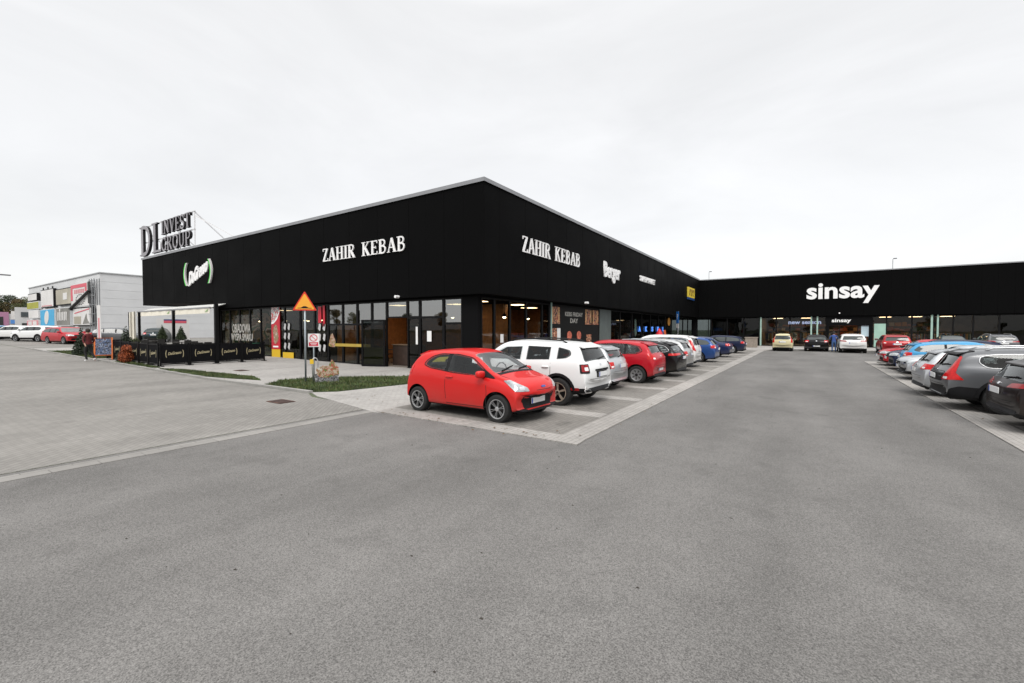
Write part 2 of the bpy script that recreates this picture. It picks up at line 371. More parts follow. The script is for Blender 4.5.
C_GLASS=M('car_glass',(.05,.06,.06),.03,0,spec=.5,ior=1.5,noise=(1.3,.5))
C_SCREEN=M('car_windscreen',(.06,.07,.07),.03,0,spec=.9,ior=1.7,noise=(2.5,.6))
C_CLEAR=glass_mat('car_clear_glass',(.75,.79,.79),1.5,0,.0)
C_TINT=glass_mat('car_tinted_glass',(.28,.30,.30),1.5,0,.0)
C_SCR=glass_mat('car_screen_glass',(.7,.74,.74),1.8,0,.0)
C_INT=M('car_interior',(.022,.021,.021),.85,noise=(6,.3))
C_BLACK=M('car_black_plastic',(.009,.009,.010),.6,spec=.2,noise=(6,.2))
C_RUB=M('tyre_rubber',(.012,.012,.012),.85,noise=(20,.25))
C_RED=M('tail_lamp_red',(.50,.006,.006),.2,coat=.3,spec=.3,noise=(14,.25))
C_DRED=M('tail_lamp_dark_red',(.25,.006,.008),.2,coat=.3,spec=.3,noise=(14,.25))
C_LENS=M('headlamp_lens',(.36,.38,.39),.12,.3,coat=1,noise=(9,.4))
C_WHT=M('lamp_clear',(.8,.8,.8),.2,coat=1)
C_PLATE=M('number_plate_white',(.75,.76,.76),.4)
C_PBLUE=M('plate_blue',(.02,.08,.45),.4)
C_CHROME=M('chrome',(.75,.76,.78),.12,1.)
C_ALU=M('alloy_silver',(.55,.56,.57),.3,.8,noise=(8,.15))
C_STEEL=M('rusty_steel_wheel',(.36,.31,.25),.5,.5,noise=(12,.35))
C_SEAM=M('panel_gap',(.004,.004,.004),.8)
C_RIMBLK=M('rim_black',(.01,.01,.011),.35,coat=.4)
def wheel(parent,x,y,r,sgn,style,w=.2):
    mb=MB(); s=sgn
    pr=[(r*.66,-w/2),(r*.9,-w/2),(r*.97,-w*.42),(r,-w*.25),(r,w*.25),(r*.97,w*.42),(r*.9,w/2),(r*.72,w/2*1.0),(r*.66,w*.42),(r*.64,-w*.3),(0.01,-w*.32)]
    mb.lathe([(a,b*s) for a,b in pr],32,C_RUB)
    ty=mb.build('wheel',None,parent,angle=35); ty.location=(x,y,r)
    rb=MB(); ri=r*.675; f=w*.36*s
    back=C_ALU if style=='cover' else C_RIMBLK
    rb.lathe([(ri,w*.46*s),(ri*.95,w*.44*s),(ri*.5,w*.38*s),(.01,w*.40*s)] if style=='cover' else [(ri,w*.46*s),(ri*.95,f),(ri*.92,f-.03*s),(ri*.9,-w*.2*s),(.01,-w*.2*s)],32,back)
    spk=dict(ka=(6,C_ALU),steel=(5,C_STEEL),cover=(7,C_RIMBLK),alloy=(5,C_ALU),dark=(5,C_RIMBLK))[style]
    n,mt=spk
    rb.lathe([(ri*1.0,w*.47*s),(ri*1.02,w*.50*s),(ri*.93,w*.49*s),(ri*.9,w*.36*s)],32,mt if style not in('ka','cover') else C_ALU)
    for k in range(n):
        a=2*math.pi*k/n+.3; 
        if style=='ka': offs=(-.13,.13); wi=.045
        elif style=='steel': offs=(0,); wi=.30
        elif style=='cover': offs=(0,); wi=.20
        else: offs=(-.09,.09); wi=.06
        for of in offs:
            vs=[]
            for rr,hw_,hh in ((ri*(.42 if style=='cover' else .16),wi*.6,w*.40 if style!='cover' else w*.41),(ri*(.80 if style=='cover' else .93),wi*(1.0 if style!='steel' else .8),w*.44)):
                for sg in (-1,1):
                    aa=a+(of if rr>ri*.5 else of*.6)+sg*math.atan2(hw_*ri*.5,rr)*(1 if rr>ri*.5 else .9)
                    for h in (hh*s,(hh-.03)*s): vs.append((rr*math.cos(aa),h,rr*math.sin(aa)))
            rb.add(vs,[(0,2,6,4),(1,5,7,3),(0,4,5,1),(2,3,7,6),(0,1,3,2),(4,6,7,5)],mt)
    rb.lathe([(ri*.24,w*.36*s),(ri*.24,w*.45*s),(ri*.1,w*.47*s),(.005,w*.47*s)],16,C_ALU if style=='ka' else mt)
    if style=='steel': rb.lathe([(ri*.13,w*.47*s),(ri*.12,w*.52*s),(.004,w*.52*s)],12,C_BLACK)
    rb.build('rim',None,ty,angle=35)
    return ty

def box_round(mb,c,s,mat=None):
    mb.box(c[0]-s[0]/2,c[0]+s[0]/2,c[1]-s[1]/2,c[1]+s[1]/2,c[2]-s[2]/2,c[2]+s[2]/2,mat)
def blob(name,parent,c,s,mat,n=2):
    bm=bmesh.new(); bmesh.ops.create_cube(bm,size=1)
    for _ in range(n): bmesh.ops.subdivide_edges(bm,edges=bm.edges[:],cuts=1,use_grid_fill=True)
    for v in bm.verts:
        q=v.co*2; l=(abs(q.x)**4+abs(q.y)**4+abs(q.z)**4)**.25; q=q/l*.5
        v.co=Vector((q.x*s[0]+c[0],q.y*s[1]+c[1],q.z*s[2]+c[2]))
    me=bpy.data.meshes.new(name); bm.to_mesh(me); bm.free(); me.materials.append(mat)
    me.polygons.foreach_set('use_smooth',[True]*len(me.polygons)); return from_mesh(name,me,parent)

def car(name,label,group,tk,L,W,H,wb,fo,wr,pt,lane,y,head,zb=.19,wheels='alloy',tail='corner',cat='car',opts=(),jig=0,ztop=0,see='rear'):
    """lane=(x or y of the end that faces the lane); head: direction of the nose in degrees"""
    t=dict(T[tk]); 
    if tail=='duster': t['dlo']=[(.205,.69),(.14,.80),(.075,.895),(-.1,.915),(-.31,.90),(-.375,.86),(-.385,.79),(-.355,.74),(-.27,.715),(-.05,.695)]
    if tk=='mini': t['dlo']=[(a if a>-.2 else a*.93,b) for a,b in t['dlo']]
    ca,sa=math.cos(R(head)),math.sin(R(head))
    if head in (0,): cx,cy=lane+L/2,y
    elif head==180: cx,cy=lane-L/2,y
    elif head==90: cx,cy=lane,y+L/2
    if 'nose_to_lane' in opts: cx=lane+(L/2 if head==180 else -L/2)
    root=thing(name,label,cat,(cx,cy,gz(cx)),R(head+jig),group)
    clad='clad' in opts
    bm,top=body_bm(t,L,W,H,zb,clad_refl=2 if tail=='crv' else clad,lean=.42 if tk!='suv' else .34)  # grey off-roader: black above its cladding paints in the dark ground's reflection
    me=bpy.data.meshes.new('body'); bm.to_mesh(me); bm.free()
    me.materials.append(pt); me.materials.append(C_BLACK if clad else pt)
    tmp=bpy.data.objects.new('body',me); COL.objects.link(tmp)
    ss=tmp.modifiers.new('s','SUBSURF'); ss.levels=1; ss.render_levels=1
    me2=evalmesh(tmp)
    bvh=BVHTree.FromPolygons([v.co.copy() for v in me2.vertices],[tuple(p.vertices) for p in me2.polygons])
    xf=L/2-fo; xr=xf-wb
    cm=MB()
    for wx in (xf,xr):
        for s in (1,-1):
            a=W/2+.1; b=W/2-.30
            cm.lathe([(.001,a*s),(wr+.065,a*s),(wr+.065,b*s),(.001,b*s)],40,C_BLACK,'y',(wx,0,wr+.0))
    cut=cm.build('cut',None)
    bo=tmp.modifiers.new('b','BOOLEAN'); bo.operation='DIFFERENCE'; bo.object=cut; bo.solver='EXACT'
    try: bo.material_mode='TRANSFER'
    except Exception: pass
    def X_(a): return a*L
    see_through=False
    me3=evalmesh(tmp)
    if 'far' not in opts:
        # window openings and a hollow cabin
        (wx0,wz0),(wx1,wz1)=t['ws']; (gx0,gz0),(gx1,gz1)=t['rg']; cuts=t['cuts'] if tail!='duster' else [-.055,-.09,-.25,-.295]
        bz=t['dlo'][-1][1]*H; lean_=.42 if tk!='suv' else .34
        sh=lambda p,cx,cz,k:[(cx+(a[0]-cx)*k,a[1],cz+(a[2]-cz)*k) for a in p]
        def hwz(z): return .44*W if z<bz else .44*W-lean_*(z-bz)-.02
        base=[(X_(wx0)-.02,bz-.02),(X_(wx1)-.05,wz1*H-.075),(0,H-.075),(X_(gx1)+.10,gz1*H-.06),(X_(gx0)+.13,max(gz0*H-.06,bz-.05)),(X_(gx0)+.15,.34*H),(X_(wx0)+.05,.34*H)]
        if tk=='sedan': base[4]=(X_(gx0)+.05,bz-.02)
        cb=MB(); n_=len(base)
        cb.add([(a,hwz(z),z) for a,z in base]+[(a,-hwz(z),z) for a,z in base],[tuple(range(n_)),tuple(range(n_,2*n_))[::-1]]+[(i,i+n_,(i+1)%n_+n_,(i+1)%n_) for i in range(n_)],C_INT)
        cb2=cb.mesh('cab'); bmx=bmesh.new(); bmx.from_mesh(cb2); bmesh.ops.triangulate(bmx,faces=bmx.faces); bmx.to_mesh(cb2); bmx.free()
        cutters=[cb2]
        def addc(P,d,r,clip=None):
            q=decal(bvh,P,d,C_INT,'c',None,off=.05,depth=.24,grid=.3,r=r,clip=clip,raw=True)
            if q: q.mats=[C_INT]; q.m=[0]*len(q.f); cutters.append(q.mesh('c'))
        dn=Vector((wz1-wz0)*H*Vector((1,0,0))+Vector((0,0,1))*(wx0-wx1)*L)
        addc([(X_(wx0)-.03,.40*W,wz0*H+.02),(X_(wx1)+.02,.32*W,wz1*H-.02),(X_(wx1)+.02,-.32*W,wz1*H-.02),(X_(wx0)-.03,-.40*W,wz0*H+.02)],dn,.06)
        dn=Vector((-(gz1-gz0)*H,0,(gx1-gx0)*L))
        addc([(X_(gx0)+.02,-.37*W,gz0*H+.02),(X_(gx1)-.01,-.31*W,gz1*H-.015),(X_(gx1)-.01,.31*W,gz1*H-.015),(X_(gx0)+.02,.37*W,gz0*H+.02)],dn,.06)
        for s in (1,-1):
            P=[(X_(a),s*W/2,b*H) for a,b in t['dlo']]
            if s>0: P=P[::-1]
            cx_=sum(p[0] for p in P)/len(P); cz_=sum(p[2] for p in P)/len(P); P=sh(P,cx_,cz_,.95)
            edges=[.5]+cuts+[-.5]; ux=-1 if s>0 else 1
            for i in range(0,len(edges),2):
                hi,lo=X_(edges[i])-.03,X_(edges[i+1])+.03
                addc(P,(0,s,0),.05,[(ux*hi,ux),(ux*lo,-ux)])
        vol0=len(me3.polygons); objs=[]
        for cme in cutters:
            co=bpy.data.objects.new('c',cme); COL.objects.link(co); objs.append(co)
            bo=tmp.modifiers.new('b','BOOLEAN'); bo.operation='DIFFERENCE'; bo.object=co; bo.solver='EXACT'
            try: bo.material_mode='TRANSFER'
            except Exception: pass
        m4=evalmesh(tmp)
        if len(m4.polygons)>vol0*.7: me3=m4; see_through=True
        else: print('CABIN FAILED',label,len(m4.polygons),vol0)
        for co in objs: bpy.data.objects.remove(co)
    if len(me3.polygons)<200: me3=me2
    bpy.data.objects.remove(tmp); bpy.data.objects.remove(cut)
    me3.polygons.foreach_set('use_smooth',[True]*len(me3.polygons)); me3.set_sharp_from_angle(angle=R(38))
    body=from_mesh('body',me3,root)
    X=lambda a:a*L
    # glass
    (wx0,wz0),(wx1,wz1)=t['ws']; dn=Vector((wz1-wz0)*H*Vector((1,0,0))+Vector((0,0,1))*(wx0-wx1)*L)
    wy0,wy1=.415*W,.335*W
    decal(bvh,[(X(wx0),wy0,wz0*H),(X(wx1),wy1,wz1*H),(X(wx1),-wy1,wz1*H),(X(wx0),-wy0,wz0*H)],dn,C_SCR if see_through else C_SCREEN,'windscreen',root,r=.06,depth=.004 if see_through else .01)
    (gx0,gz0),(gx1,gz1)=t['rg']; dn=Vector((-(gz1-gz0)*H,0,(gx1-gx0)*L))
    gy0,gy1=(.39*W,.325*W)
    rg=decal(bvh,[(X(gx0),-gy0,gz0*H),(X(gx1),-gy1,gz1*H),(X(gx1),gy1,gz1*H),(X(gx0),gy0,gz0*H)],dn,(C_TINT if 'clad' in opts else C_CLEAR) if see_through else C_GLASS,'rear_window',root,r=.07,depth=.004 if see_through else .01)
    cuts=t['cuts'] if tail!='duster' else [-.055,-.09,-.25,-.295]
    for s in (1,-1):
        P=[(X(a),s*W/2,b*H) for a,b in t['dlo']]
        if s>0: P=P[::-1]
        # black surround then the separate panes
        cxm=sum(p[0] for p in P)/len(P); czm=sum(p[2] for p in P)/len(P)
        Q=[(cxm+(p[0]-cxm)*1.01,p[1],czm+(p[2]-czm)*1.04) for p in P]
        if tail!='duster' and not see_through: decal(bvh,Q,(0,s,0),(C_CHROME if 'chrome' in opts else C_BLACK),'window_trim',root,off=.002,r=.04)
        if see_through and tail!='duster':
            Rr=fillet([(p[0],p[2]) for p in Q],.06); pts=[]
            for q in Rr:
                lc=bvh.ray_cast(Vector((q[0],s*3,q[1])),Vector((0,-s,0)))[0]
                if lc: pts.append(lc+Vector((0,s*.002,0)))
            mb=MB(); mb.tube(pts+[pts[0],pts[1]],.011,6,cap=False); mb.build('window_trim',C_ALU if 'chrome' in opts else C_BLACK,root,smooth=True)
            for k in range(0,len(cuts),2):              # black door pillar between the panes
                a_,b_=X(cuts[k])+.0,X(cuts[k+1])-.0; ux=-1 if s>0 else 1
                decal(bvh,P,(0,s,0),C_BLACK,'door_pillar',root,off=.003,r=.04,clip=[(ux*(a_+.03),ux),(ux*(b_-.03),-ux)])
        edges=[.5]+cuts+[-.5]
        for i in range(0,len(edges),2):
            hi,lo=X(edges[i])-.008,X(edges[i+1])+.008
            # side view u axis is -x for s=+1 ... u = z cross d
            ux=-1 if s>0 else 1
            cl=[(ux*hi,ux),(ux*lo,-ux)]
            decal(bvh,P,(0,s,0),(C_TINT if ('clad' in opts and i>0) else C_CLEAR) if see_through else C_GLASS,'side_window',root,off=.006,depth=.004 if see_through else .01,r=.05,clip=cl)
        # doors: seams and handle
        hz=(.60 if tk!='suv' else .6)*H
        def seam(pts,w=.012):
            for a,b in zip(pts,pts[1:]):
                a=Vector(a);b=Vector(b); dd=(b-a).normalized(); nn=Vector((-dd.y,dd.x))*w/2
                decal(bvh,[(p.x,s*W/2,p.y) for p in (a+nn,b+nn,b-nn,a-nn)],(0,s,0),C_SEAM,'door_seam',root,off=.0015,r=0,grid=.15)
        if 'far' not in opts:
            fx=X(.24 if tk!='mpv' else .30); bx=X(cuts[0]-.012) if len(cuts)>1 else 0
            z1=zb+.10
            seam([(fx-.05,t['dlo'][0][1]*H-.03),(fx-.02,.42*H),(fx-.05,z1),(bx+.02,z1),(bx-.01,.45*H),(bx,.64*H)])
            if len(cuts)>2: 
                rx=X(cuts[2]-.01); seam([(bx,z1),(max(xr+wr+.12,rx+.1),z1),(rx-.0,.46*H),(rx,.66*H)])
                blobs=[(bx+.12,),(rx+.14,)]
            else: blobs=[(bx+.12,)]
            for (hx,) in blobs:
                loc,n,i_,d_=bvh.ray_cast(Vector((hx,s*3,hz)),Vector((0,-s,0)))
                if loc: blob('door_handle',root,(loc.x,loc.y+s*.015,hz),(.20,.05,.035),pt)
        if tk=='mini':
            q=[(X(.288),s*W/2,.618*H),(X(.20),s*W/2,.735*H),(X(.165),s*W/2,.70*H),(X(.17),s*W/2,.632*H)]; decal(bvh,q if s<0 else q[::-1],(0,s,0),C_BLACK,'mirror_base',root,off=.010,r=.01)
        # mirror
        mx=X(t['dlo'][0][0])-(.30 if tk=='mini' else .14); mz=t['dlo'][0][1]*H+.05
        loc,n,i_,d_=bvh.ray_cast(Vector((mx,s*3,mz)),Vector((0,-s,0)))
        if loc:
            mi=blob('mirror',root,(mx+.02,loc.y+s*.13,mz+.02),(.13,.22,.145),pt if 'blackmirror' not in opts else C_BLACK)
            mb=MB(); mb.bar((mx+.03,loc.y-s*.02,mz-.03),(mx+.03,loc.y+s*.09,mz-.02),.05,.05); mb.build('mirror_stalk',C_BLACK,mi)
            mb=MB(); mb.box(mx-.052,mx-.044,min(loc.y+s*.05,loc.y+s*.21),max(loc.y+s*.05,loc.y+s*.21),mz-.03,mz+.075); mb.build('mirror_glass',C_SCREEN,mi)
        # lamps
        def lamp3(nm,pts,mat,ang,r=.02,off=.009,par=root):
            d=(math.cos(R(ang)),s*math.sin(R(ang)),0)
            P=[(a*L,s*b*W,c*H) for a,b,c in pts]
            return decal(bvh,P if s<0 else P[::-1],d,mat,nm,par,off=off,r=r,grid=.035)
        TL={'corner':([(-.49,.33,.56),(-.43,.49,.57),(-.435,.49,.67),(-.485,.36,.68)],C_RED),
            'round':([(-.49,.36,.50),(-.455,.475,.50),(-.455,.475,.63),(-.485,.36,.63)],C_RED),
            'tall':([(-.49,.40,.50),(-.46,.475,.50),(-.435,.45,.88),(-.45,.41,.88)],C_RED),
            'mpv':([(-.49,.36,.50),(-.46,.475,.54),(-.425,.44,.84),(-.445,.41,.84),(-.47,.41,.62)],C_RED),
            'slim':([(-.495,.24,.60),(-.42,.485,.62),(-.43,.48,.68),(-.485,.28,.66)],C_DRED),
            'crv':([(-.49,.33,.50),(-.42,.49,.51),(-.45,.475,.62),(-.425,.42,.86),(-.44,.40,.88),(-.475,.40,.66)],C_RED),
            'band':([(-.495,.20,.62),(-.41,.49,.60),(-.42,.49,.66),(-.485,.2,.665)],C_RED),
            'duster':([(-.485,.365,.52),(-.45,.485,.52),(-.445,.478,.655),(-.478,.365,.655)],C_BLACK),
            'mini':([(-.48,.40,.60),(-.43,.49,.60),(-.42,.47,.74),(-.45,.42,.75)],C_RED)}[tail]
        tl=lamp3('tail_light',TL[0],TL[1],135 if tail not in('slim','band') else 145)
        if tail=='duster':
            lamp3('lamp_ring',[(-.483,.385,.545),(-.456,.47,.545),(-.452,.465,.645),(-.478,.385,.645)],C_DRED,135,off=.010,par=tl)
            lamp3('reversing_lamp',[(-.482,.395,.56),(-.466,.44,.56),(-.464,.44,.61),(-.478,.395,.61)],C_WHT,135,off=.014,par=tl)
        if tail in('round','corner','crv') :
            z=.515 if tail!='corner' else .575
            lamp3('reversing_lamp',[(-.488,.37,z),(-.472,.43,z),(-.47,.43,z+.035),(-.486,.37,z+.035)],C_WHT,140,off=.011,r=.008,par=tl)
        HLs={'mini':[(.485,.30,.455),(.44,.475,.46),(.345,.445,.60),(.37,.38,.605),(.455,.27,.505)]}
        hl=HLs.get(tk,[(.488,.26,.47),(.43,.485,.475),(.38,.47,.555),(.45,.36,.565),(.48,.26,.53)])
        h=lamp3('headlight',hl,C_LENS,50,r=.03)
        if 'far' not in opts and see=='front': 
            a=[(.470,.36,.475),(.452,.41,.478),(.44,.40,.52),(.458,.35,.52)]; lamp3('lamp_bulb',a,C_CHROME,50,off=.010,par=h)
            lamp3('fog_light',[(.49,.33,.30),(.475,.41,.30),(.475,.41,.36),(.49,.33,.36)],C_BLACK,35,r=.03)
        if clad:
            for wx in (xf,xr):
                r0,r1=wr+.055,wr+.12; A=[(wx+r1*math.cos(R(a)),wr+r1*math.sin(R(a))) for a in range(-12,193,12)]
                B=[(wx+r0*math.cos(R(a)),wr+r0*math.sin(R(a))) for a in range(192,-13,-12)]
                decal(bvh,[(a,s*W/2,b) for a,b in (A+B)],(0,s,0),C_BLACK,'wheel_arch_trim',root,off=.012,r=0,grid=.12)
        if 'rails' in opts:
            mb=MB(); y=s*(W/2*.955-.36*H*.33-.09)*.93; zz=top(0)+.0
            pts=[(X(-.33),y,top(X(-.33))-.01),(X(-.30),y,top(X(-.30))+.045),(X(-.1),y,zz+.05),(X(.02),y,top(X(.02))+.045),(X(.055),y,top(X(.055))-.01)]
            mb.tube(pts,.018,8); mb.build('roof_rail',C_BLACK if 'duster'==tail else C_ALU,root,smooth=True)
    # rear: plate, bumper trim, wiper, spoiler, badge
    def rearpatch(nm,y0,y1,z0,z1,mat,off=.006,r=.02,par=root,d=(-1,0,0)):
        return decal(bvh,[(-L/2,y0*W,z0*H),(-L/2,y0*W,z1*H),(-L/2,y1*W,z1*H),(-L/2,y1*W,z0*H)],d,mat,nm,par,off=off,r=r)
    pz=.50 if tk not in('sedan',) else .42
    if 'lowplate' in opts: pz=.30
    if tail=='duster': pz=.455
    rearpatch('plate_recess',-.19,.19,pz-.012,pz+.085,C_BLACK if 'blackback' in opts or tail=='duster' else pt,off=.003)
    pw=.26/W
    def plate(sx,z):
        h_=[bvh.ray_cast(Vector((sx*6,yy,zz)),Vector((-sx,0,0)))[0] for yy in (0,.2) for zz in (z+.02,z+.09)]; xx=max((q.x*sx for q in h_ if q),default=L/2)+.012
        mb=MB(); a_,b_=sorted((sx*xx,sx*(xx+.012))); mb.box(a_,b_,-.26,.26,z,z+.115); o_=mb.build('number_plate',C_PLATE,root)
        mb=MB(); a_,b_=sorted((sx*(xx+.0125),sx*(xx+.015))); q_=(.215,.257) if sx<0 else (-.257,-.215); mb.box(a_,b_,q_[0],q_[1],z+.004,z+.111); mb.build('plate_band',C_PBLUE,o_)
    plate(-1,pz*H)
    if tail=='duster': rearpatch('tailgate_handle',-.22,.22,.545,.57,C_BLACK,off=.03)
    if 'blackback' in opts: rearpatch('tailgate_panel',-.34,.34,.47,.63,C_BLACK,off=.002,r=.05)
    rearpatch('rear_bumper_trim',-.40,.40,(zb+.05)/H,(.40 if tail=='crv' else (zb+.17)/H),C_BLACK if 'silverbumper' not in opts else C_ALU,off=.004,r=.04)
    if tail=='duster':
        for s in(1,-1):
            q=[(-.5*L,s*.30*W,.235*H),(-.47*L,s*.46*W,.33*H),(-.47*L,s*.46*W,.27*H),(-.5*L,s*.34*W,.165*H)]
            decal(bvh,q if s<0 else q[::-1],(-1,s*.35,0),C_WHT,'skid_plate',root,off=.022,r=.02)
            decal(bvh,[(-.44*L,s*W/2,.26*H),(-.39*L,s*W/2,.26*H),(-.39*L,s*W/2,.30*H),(-.44*L,s*W/2,.30*H)],(0,s,0),C_DRED,'reflector',root,off=.006,r=.01)
    rearpatch('badge',-.028,.028,(.62 if tk!='sedan' else .6),(.65 if tk!='sedan' else .63),C_CHROME,off=.01,r=.02)
    if tk!='sedan' and rg:
        mb=MB(); a=bvh.ray_cast(Vector((-6,0,gz0*H+.03)),Vector((1,0,0)))[0]; b=bvh.ray_cast(Vector((-6,-.28*W,gz0*H+.07)),Vector((1,0,0)))[0]
        if a and b: mb.bar(a+Vector((-.03,0,0)),b+Vector((-.03,0,.0)),.02); mb.build('rear_wiper',C_BLACK,root)
        # spoiler lip over the rear glass
        sx=X(gx1)-.02; sz=top(sx)
        mb=MB(); hwid=.33*W; mb.prism([(sx+.22,top(sx+.22)-.02),(sx+.22,top(sx+.22)+.012),(sx-.07,sz-.005),(sx-.08,sz-.03)],'y',-hwid,hwid)
        mb.build('spoiler',C_BLACK if 'blackspoiler' in opts else pt,root,angle=40)
    if 'tailgate_seam' in opts or 'far' not in opts:
        rearpatch('tailgate_seam',-.36,.36,.425,.431,C_SEAM,off=.002,r=0)
    # front: grille, plate, badge, wipers
    def frontpatch(nm,y0,y1,z0,z1,mat,off=.006,r=.02,par=root,y2=None):
        y2=y2 or (y0,y1)
        return decal(bvh,[(L/2,y0*W,z0*H),(L/2,y1*W,z0*H),(L/2,y2[1]*W,z1*H),(L/2,y2[0]*W,z1*H)],(1,0,0),mat,nm,par,off=off,r=r)
    if tk=='mini':
        frontpatch('grille',-.31,.31,.205,.385,C_BLACK,off=.004,r=.06,y2=(-.37,.37))
        z=.262
        frontpatch('upper_grille_line',-.16,.16,.455,.462,C_SEAM,off=.003,r=0)
        b=frontpatch('badge',-.045,.045,.485,.51,M('badge_blue',(.02,.05,.3),.2,.3,coat=1),off=.012,r=.03)
    else:
        frontpatch('grille',-.24,.24,.45,.53,C_BLACK,r=.03); frontpatch('lower_grille',-.34,.34,.22,.33,C_BLACK,r=.05)
        frontpatch('badge',-.03,.03,.47,.505,C_CHROME,off=.014); z=.36
    plate(1,z*H)
    if see=='front':
        for s in (.1,-.28):
            mb=MB(); a=bvh.ray_cast(Vector((X(wx0)-.02,s*W,3)),Vector((0,0,-1)))[0]; b=bvh.ray_cast(Vector((X(wx0)-.13,(s+.33)*W*.9,3)),Vector((0,0,-1)))[0]
            if a and b: mb.bar(a+Vector((.0,0,.02)),b+Vector((0,0,.025)),.022); mb.build('windscreen_wiper',C_BLACK,root)
        mb=MB(); hn=24
        # cowl
        decal(bvh,[(X(wx0)+.07,-.38*W,1.2),(X(wx0)-.01,-.40*W,1.2),(X(wx0)-.01,.40*W,1.2),(X(wx0)+.07,.38*W,1.2)][::-1],(0,0,1),C_BLACK,'cowl',root,off=.003,r=.03)
        for s in (1,-1):
            w=.007
            decal(bvh,[(X(.30),s*(.40*W-w),1),(X(.455),s*(.33*W-w),1),(X(.455),s*(.33*W+w),1),(X(.30),s*(.40*W+w),1)],(0,0,1),C_SEAM,'bonnet_seam',root,off=.0015,r=0,grid=.2)
    if see_through:
        xb=X(t['cuts'][0])
        for s in (1,-1):
            st=blob('seat',root,(xb+.05,s*.20*W,.40*H),(.5,.46,.18),C_INT); mb=MB(); mb.prism([(xb-.30,.38*H),(xb-.16,.38*H),(xb-.27,.72*H),(xb-.38,.72*H)],'y',s*.20*W-.22,s*.20*W+.22); mb.build('backrest',C_INT,st)
            blob('headrest',st,(xb-.36,s*.20*W,.785*H),(.09,.25,.17),C_INT)
        xq=max(X(t['rg'][0][0])+.45,xb-1.25); mb=MB(); mb.prism([(xq,.36*H),(xq+.15,.36*H),(xq+.02,.66*H),(xq-.09,.66*H)],'y',-.38*W,.38*W); rb=mb.build('rear_bench',C_INT,root)
        for s in (-.2,.2): blob('headrest',rb,(xq-.05,s*W,.70*H),(.08,.24,.12),C_INT)
        mb=MB(); xd=X(t['ws'][0][0]); mb.prism([(xd-.02,.40*H),(xd-.02,t['ws'][0][1]*H-.05),(xd-.40,t['ws'][0][1]*H-.05),(xd-.48,.50*H)],'y',-.40*W,.40*W); mb.build('dashboard',C_INT,root)
        mb=MB(); mb.tube([(xd-.62+.02*math.cos(a_/10*6.283),.19*W+.18*math.cos(a_/10*6.283),t['ws'][0][1]*H-.04+.17*math.sin(a_/10*6.283)) for a_ in range(11)],.014,6); mb.build('steering_wheel',C_INT,root,smooth=True)
    # wheels, underside
    for wx in (xf,xr):
        for s in (1,-1): wheel(root,wx,s*(W/2-.115),wr,s,wheels,w=.20 if wr<.32 else .23)
    mb=MB(); mb.box(xr-.3,xf+.3,-W/2+.33,W/2-.33,zb-.03,zb+.02); mb.box(xr-.02,xr+.02,-W/2+.2,W/2-.2,wr-.05,wr+.0); mb.box(-L/2+.25,-L/2+.7,-.35,-.05,zb-.02,zb+.05); mb.build('underside',C_BLACK,root)
    if 'aerial' in opts:
        mb=MB(); mb.tube([(X(-.30),0,top(X(-.3))),(X(-.36),0,top(X(-.3))+.20)],.006,6); mb.build('aerial',C_BLACK,root)
    return root
